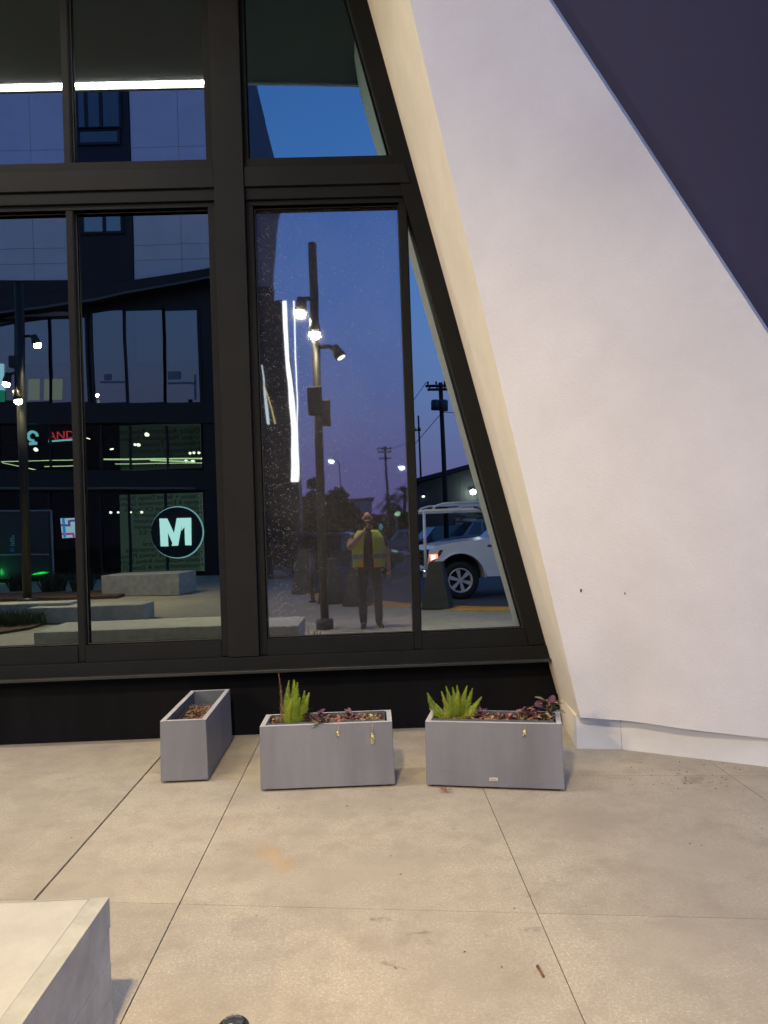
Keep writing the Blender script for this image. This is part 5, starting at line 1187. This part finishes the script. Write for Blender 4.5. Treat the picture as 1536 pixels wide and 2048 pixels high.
def utility_pole(u, vtop, y, pane, label, arms, tr=False, r=0.14):
    t0 = ry(u, vtop, y, pane); b = Vector((t0.x, y, -0.05))
    t = thing('utility_pole', b, label, 'utility pole', 'wooden utility poles')
    MB().tube([b, t0], [r, r*0.8], 10).build('pole', m_wood, t)
    for (v, ua, ub) in arms:
        a0, a1 = ry(ua, v, y+0.2, pane), ry(ub, v, y+0.2, pane); z = (a0.z+a1.z)/2
        ar = MB().box(min(a0.x, a1.x), max(a0.x, a1.x), y+0.14, y+0.26, z-0.06, z+0.06).build('crossarm', m_wood, t)
        for k in range(4):
            x = min(a0.x, a1.x)+abs(a1.x-a0.x)*(k+0.3)/3.6; MB().tube([(x, y+0.2, z+0.05), (x, y+0.2, z+0.16), (x, y+0.2, z+0.24)], [0.03, 0.06, 0.03], 8).build('insulator', m_blackmetal, ar)
    if tr:
        for (ua, va, vb) in ((866, 800, 820), (882, 800, 822)):
            p0, p1 = ry(ua, vb, y+0.35, pane), ry(ua, va, y+0.35, pane)
            MB().tube([p0, p0.lerp(p1, 0.9), p1], [0.24, 0.24, 0.19], 14).build('transformer', mat('transformer_grey', (0.07, 0.08, 0.10), 0.6), t)
    return t, t0
up1, t1 = utility_pole(876, 766, -28, TRI, 'utility pole with two crossarms and twin transformers above the warehouse', [(772, 846, 906), (779, 850, 904)], True)
up2, t2 = utility_pole(771, 893, -70, DIRTY, 'distant utility pole with wide crossarms above the photographer', [(897, 754, 786), (904, 755, 785), (918, 758, 784)], False, 0.16)
up3, t3 = utility_pole(831, 832, -55, TRI, 'utility pole beside the window mullion with one short crossarm', [(862, 820, 836)], False, 0.10)
def wire(a, b, sag, label, r=0.018):
    pts = [a.lerp(b, k/14)-Vector((0, 0, sag*math.sin(math.pi*k/14))) for k in range(15)]
    tag(MB().tube(pts, r, 5, False).build('power_line', m_gasket), label, 'wire', 'power lines')
a = ry(900, 774, -27.8, TRI); wire(ry(848, 772, -27.8, TRI)+Vector((0, 0, .2)), t2+Vector((0, 0, -.2)), 1.2, 'power line from the transformer pole towards the distant pole')
wire(t1+Vector((0, 0, -1.6)), Vector((t1.x-6.5, -30, 1.9)), 0.5, 'slack cable sloping down left from the transformer pole')
wire(t1+Vector((0, 0, -1.55)), Vector((t1.x+9, -28, t1.z-1.5)), 0.25, 'cable running right from the transformer pole')
m_leaf = mat('dark_foliage', (0.030, 0.040, 0.028), 0.8, var=0.4, scale=1.0)
m_bark = mat('bark', (0.03, 0.024, 0.02), 0.9)
def tree(label, base, h, lobes, n, ls, seed, palm=False):
    rnd = random.Random(seed); b = Vector(base)
    t = thing('palm_tree' if palm else 'tree', b, label, 'tree', 'dark trees along the far road')
    tr_h = h*0.8
    MB().tube([b, b+Vector((0.05*h*rnd.uniform(-.5, .5), 0, tr_h*0.5)), b+Vector((0, 0, tr_h))], [0.035*h, 0.025*h, 0.012*h] if not palm else [0.2, 0.16, 0.15], 8).build('trunk', m_bark, t)
    mb = MB()
    if palm:
        top = b+Vector((0, 0, tr_h))
        for k in range(46):
            an = rnd.uniform(0, 6.28); el = rnd.uniform(-0.9, 1.2); L_ = h*0.30*rnd.uniform(.7, 1.1); d = Vector((math.cos(an)*math.cos(el), math.sin(an)*math.cos(el), math.sin(el))); s = d.cross(Vector((0, 0, 1))).normalized()*0.10
            m1 = top+d*L_*0.55; e_ = top+d*L_+Vector((0, 0, -L_*0.35))
            for q_ in range(5):
                o_ = s*(q_-2)*0.9
                mb.add([top, m1+o_+s*0.3, e_+o_*2.2, m1+o_-s*0.3], [(0, 1, 2, 3)])
    else:
        for i in range(len(lobes)):
            cx_, cz, r_ = lobes[i]
            MB().tube([b+Vector((0, 0, tr_h*0.5)), b+Vector((cx_*h*0.7, 0.1, cz*h))], [0.014*h, 0.006*h], 6).build('limb', m_bark, t)
        for k in range(n):
            cx_, cz, r_ = lobes[k % len(lobes)]
            d = Vector((rnd.gauss(0, 1), rnd.gauss(0, 1), rnd.gauss(0, 1))).normalized()*(rnd.random()**0.45)*r_*h
            c = b+Vector((cx_*h+d.x, d.y, cz*h+d.z*0.9)); u_ = Vector((rnd.gauss(0, 1), rnd.gauss(0, 1), rnd.gauss(0, 1))).normalized()*ls; v_ = u_.cross(Vector((rnd.gauss(0, 1), rnd.gauss(0, 1), rnd.gauss(0, 1)))).normalized()*ls*0.6
            mb.add([c-u_, c+v_, c+u_, c-v_], [(0, 1, 2, 3)])
    mb.build('crown', m_leaf, t); return t
def tr_at(u, vtop, y, pane=DIRTY): p = ry(u, vtop, y, pane); return (p.x, y, -0.05), p.z+0.05
R5 = [(-.12, .55, .20), (.13, .60, .19), (0, .78, .18), (-.05, .42, .2), (.15, .40, .18)]
for (u, vt, y, lab, lobes, n, ls, sd, pm_) in (
    (672, 972, -48, 'broad dark tree right of the lamp post at the far road', R5, 1700, .34, 1, False),
    (600, 985, -40, 'dark round tree left of the lamp post below the light strip', R5, 1700, .30, 2, False),
    (625, 950, -52, 'narrow dark cypress right behind the lamp post', [(0, .3, .10), (0, .5, .10), (0, .7, .09), (0, .88, .06)], 1500, .26, 3, False),
    (555, 1000, -36, 'low dark tree at the far left beneath the fin', R5, 1400, .28, 4, False),
    (705, 1005, -64, 'hazy low tree left of the photographer head', R5, 1200, .36, 5, False),
    (742, 1012, -66, 'long low dark tree behind the photographer head', [(-.35, .5, .25), (.0, .6, .25), (.35, .5, .25), (-.15, .4, .25), (.2, .35, .25)], 1500, .36, 6, False),
    (777, 983, -58, 'palm tree right of the photographer below the distant pole', R5, 0, .3, 7, True),
    (808, 962, -50, 'tall dark palm beside the window mullion', R5, 0, .3, 8, True),
    (790, 1008, -62, 'bushy tree between the two palms', R5, 1200, .34, 9, False),
    (840, 960, -46, 'dark tree at the left end of the warehouse', R5, 1300, .3, 10, False)):
    pane_ = TRI if u > 825 else DIRTY
    b_, h_ = tr_at(u, vt, y, pane_); tree(lab, b_, h_, lobes, n, ls, sd, pm_)
# low hedge and far buildings that close the horizon
m_far = mat('far_wall', (0.10, 0.09, 0.105), 0.9, var=0.2, scale=0.3)
def far_block(u0, u1, vt, y, lab, m=m_far, dep=8):
    a0, a1 = ry(u0, vt, y, DIRTY), ry(u1, vt, y, DIRTY)
    t = thing('far_building', ((a0.x+a1.x)/2, y, -0.05), lab, 'building', 'low buildings on the horizon')
    MB().box(a0.x, a1.x, y-dep, y, -0.05, a0.z).build('wall', m, t)
    MB().box(a0.x-0.3, a1.x+0.3, y-dep-0.3, y+0.3, a0.z, a0.z+0.35).build('roof', m_can, t)
    n_ = 5
    for k in range(n_):
        x = a0.x+(a1.x-a0.x)*(k+0.5)/n_; MB().box(x-0.5, x+0.5, y+0.005, y+0.06, 1.0, min(2.2, a0.z-0.3)).build('window', m_carglass, t)
    return t
far_block(540, 660, 1032, -60, 'long low dark building left of the lamp post on the horizon')
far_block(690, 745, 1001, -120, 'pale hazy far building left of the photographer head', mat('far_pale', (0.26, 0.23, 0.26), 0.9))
far_block(745, 830, 1034, -80, 'low dark building right of the photographer on the horizon')
# street lights and lit signs far off
def street_light(u, v, y, pane, label, em=30.0, s=0.28):
    p = ry(u, v, y, pane)
    t = thing('street_light', (p.x+0.8, y, -0.05), label, 'street light', 'distant street lights')
    MB().tube([(p.x+0.8, y, -0.05), (p.x+0.8, y, p.z-0.3), (p.x+0.6, y, p.z+0.05), (p.x, y, p.z+0.12)], 0.06, 6).build('mast', m_blackmetal, t)
    hd = MB().box(p.x-0.35, p.x+0.35, y-0.15, y+0.15, p.z+0.08, p.z+0.2).build('lamp_head', m_blackmetal, t)
    MB().tube([(p.x, y, p.z+0.078), (p.x, y, p.z-0.1), (p.x, y, p.z-0.2)], [s, s*0.9, s*0.4], 12).build('lens', emit('street_glow', (1.0, 0.97, 0.88), em), hd)
street_light(663, 923, -62, DIRTY, 'distant street light glowing right of the lamp post')
street_light(803, 934, -62, DIRTY, 'distant street light glowing next to the window mullion', 24.0, 0.24)
def lit_sign(u, v, du, dv, y, pane, col, em, label, name='lit_sign', cat='sign', postz=True):
    a, b = ry(u-du, v+dv, y, pane), ry(u+du, v-dv, y, pane); c = (a+b)/2
    t = thing(name, (c.x, y, -0.05), label, cat)
    pan = [(c.x+(b.x-a.x)/2*math.cos(k*math.pi/8)*(1.0 if k % 2 else 0.96), y+0.02, c.z+(b.z-a.z)/2*math.sin(k*math.pi/8)) for k in range(16)]
    MB().prism(pan, (0, -0.12, 0)).build('panel', emit('sign_%d_%d' % (u, v), col, em), t)
    MB().tube([(c.x, y-0.25, -0.05), (c.x, y-0.25, c.z)], 0.07, 6).build('post', m_blackmetal, t)
lit_sign(685, 1037, 11, 9, -50, DIRTY, (0.45, 0.9, 1.0), 9.0, 'glowing blue white sign left of the photographer')
lit_sign(686, 1047, 8, 3, -49, DIRTY, (1.0, 0.6, 0.35), 2.2, 'dim orange lit panel beneath the blue white sign')
lit_sign(667, 1047, 5, 2.5, -49, DIRTY, (1.0, 0.5, 0.35), 1.8, 'dim orange lit panel beside the lamp post')
lit_sign(601, 1070, 4.2, 3.2, -30, DIRTY, (1.0, 0.05, 0.10), 7.0, 'small red traffic light left of the lamp post', 'traffic_light', 'traffic light')
lit_sign(794, 1028, 6, 5, -60, DIRTY, (0.55, 0.85, 0.45), 2.4, 'pale green lit tree lamp right of the photographer', 'lit_sign', 'light')
lit_sign(763, 1054, 4, 7, -45, DIRTY, (0.15, 0.55, 0.50), 0.9, 'dim teal lit panel at the photographer shoulder')
lit_sign(554, 1031, 4, 3, -38, DIRTY, (1.0, 0.75, 0.3), 1.6, 'dim yellow window light at the far left of the dusty pane', 'lit_sign', 'light')
lit_sign(572, 1031, 4, 3, -38, DIRTY, (1.0, 0.7, 0.35), 1.4, 'dim yellow light right of its twin near the fin base', 'lit_sign', 'light')
lit_sign(537, 1020, 1.5, 2.5, -38, DIRTY, (1.0, 1.0, 0.95), 5.0, 'tiny white light at the left edge of the dusty pane', 'lit_sign', 'light')
lit_sign(549, 1019, 1.5, 1.5, -38, DIRTY, (1.0, 1.0, 0.95), 4.0, 'tiny white light beside the yellow lights', 'lit_sign', 'light')
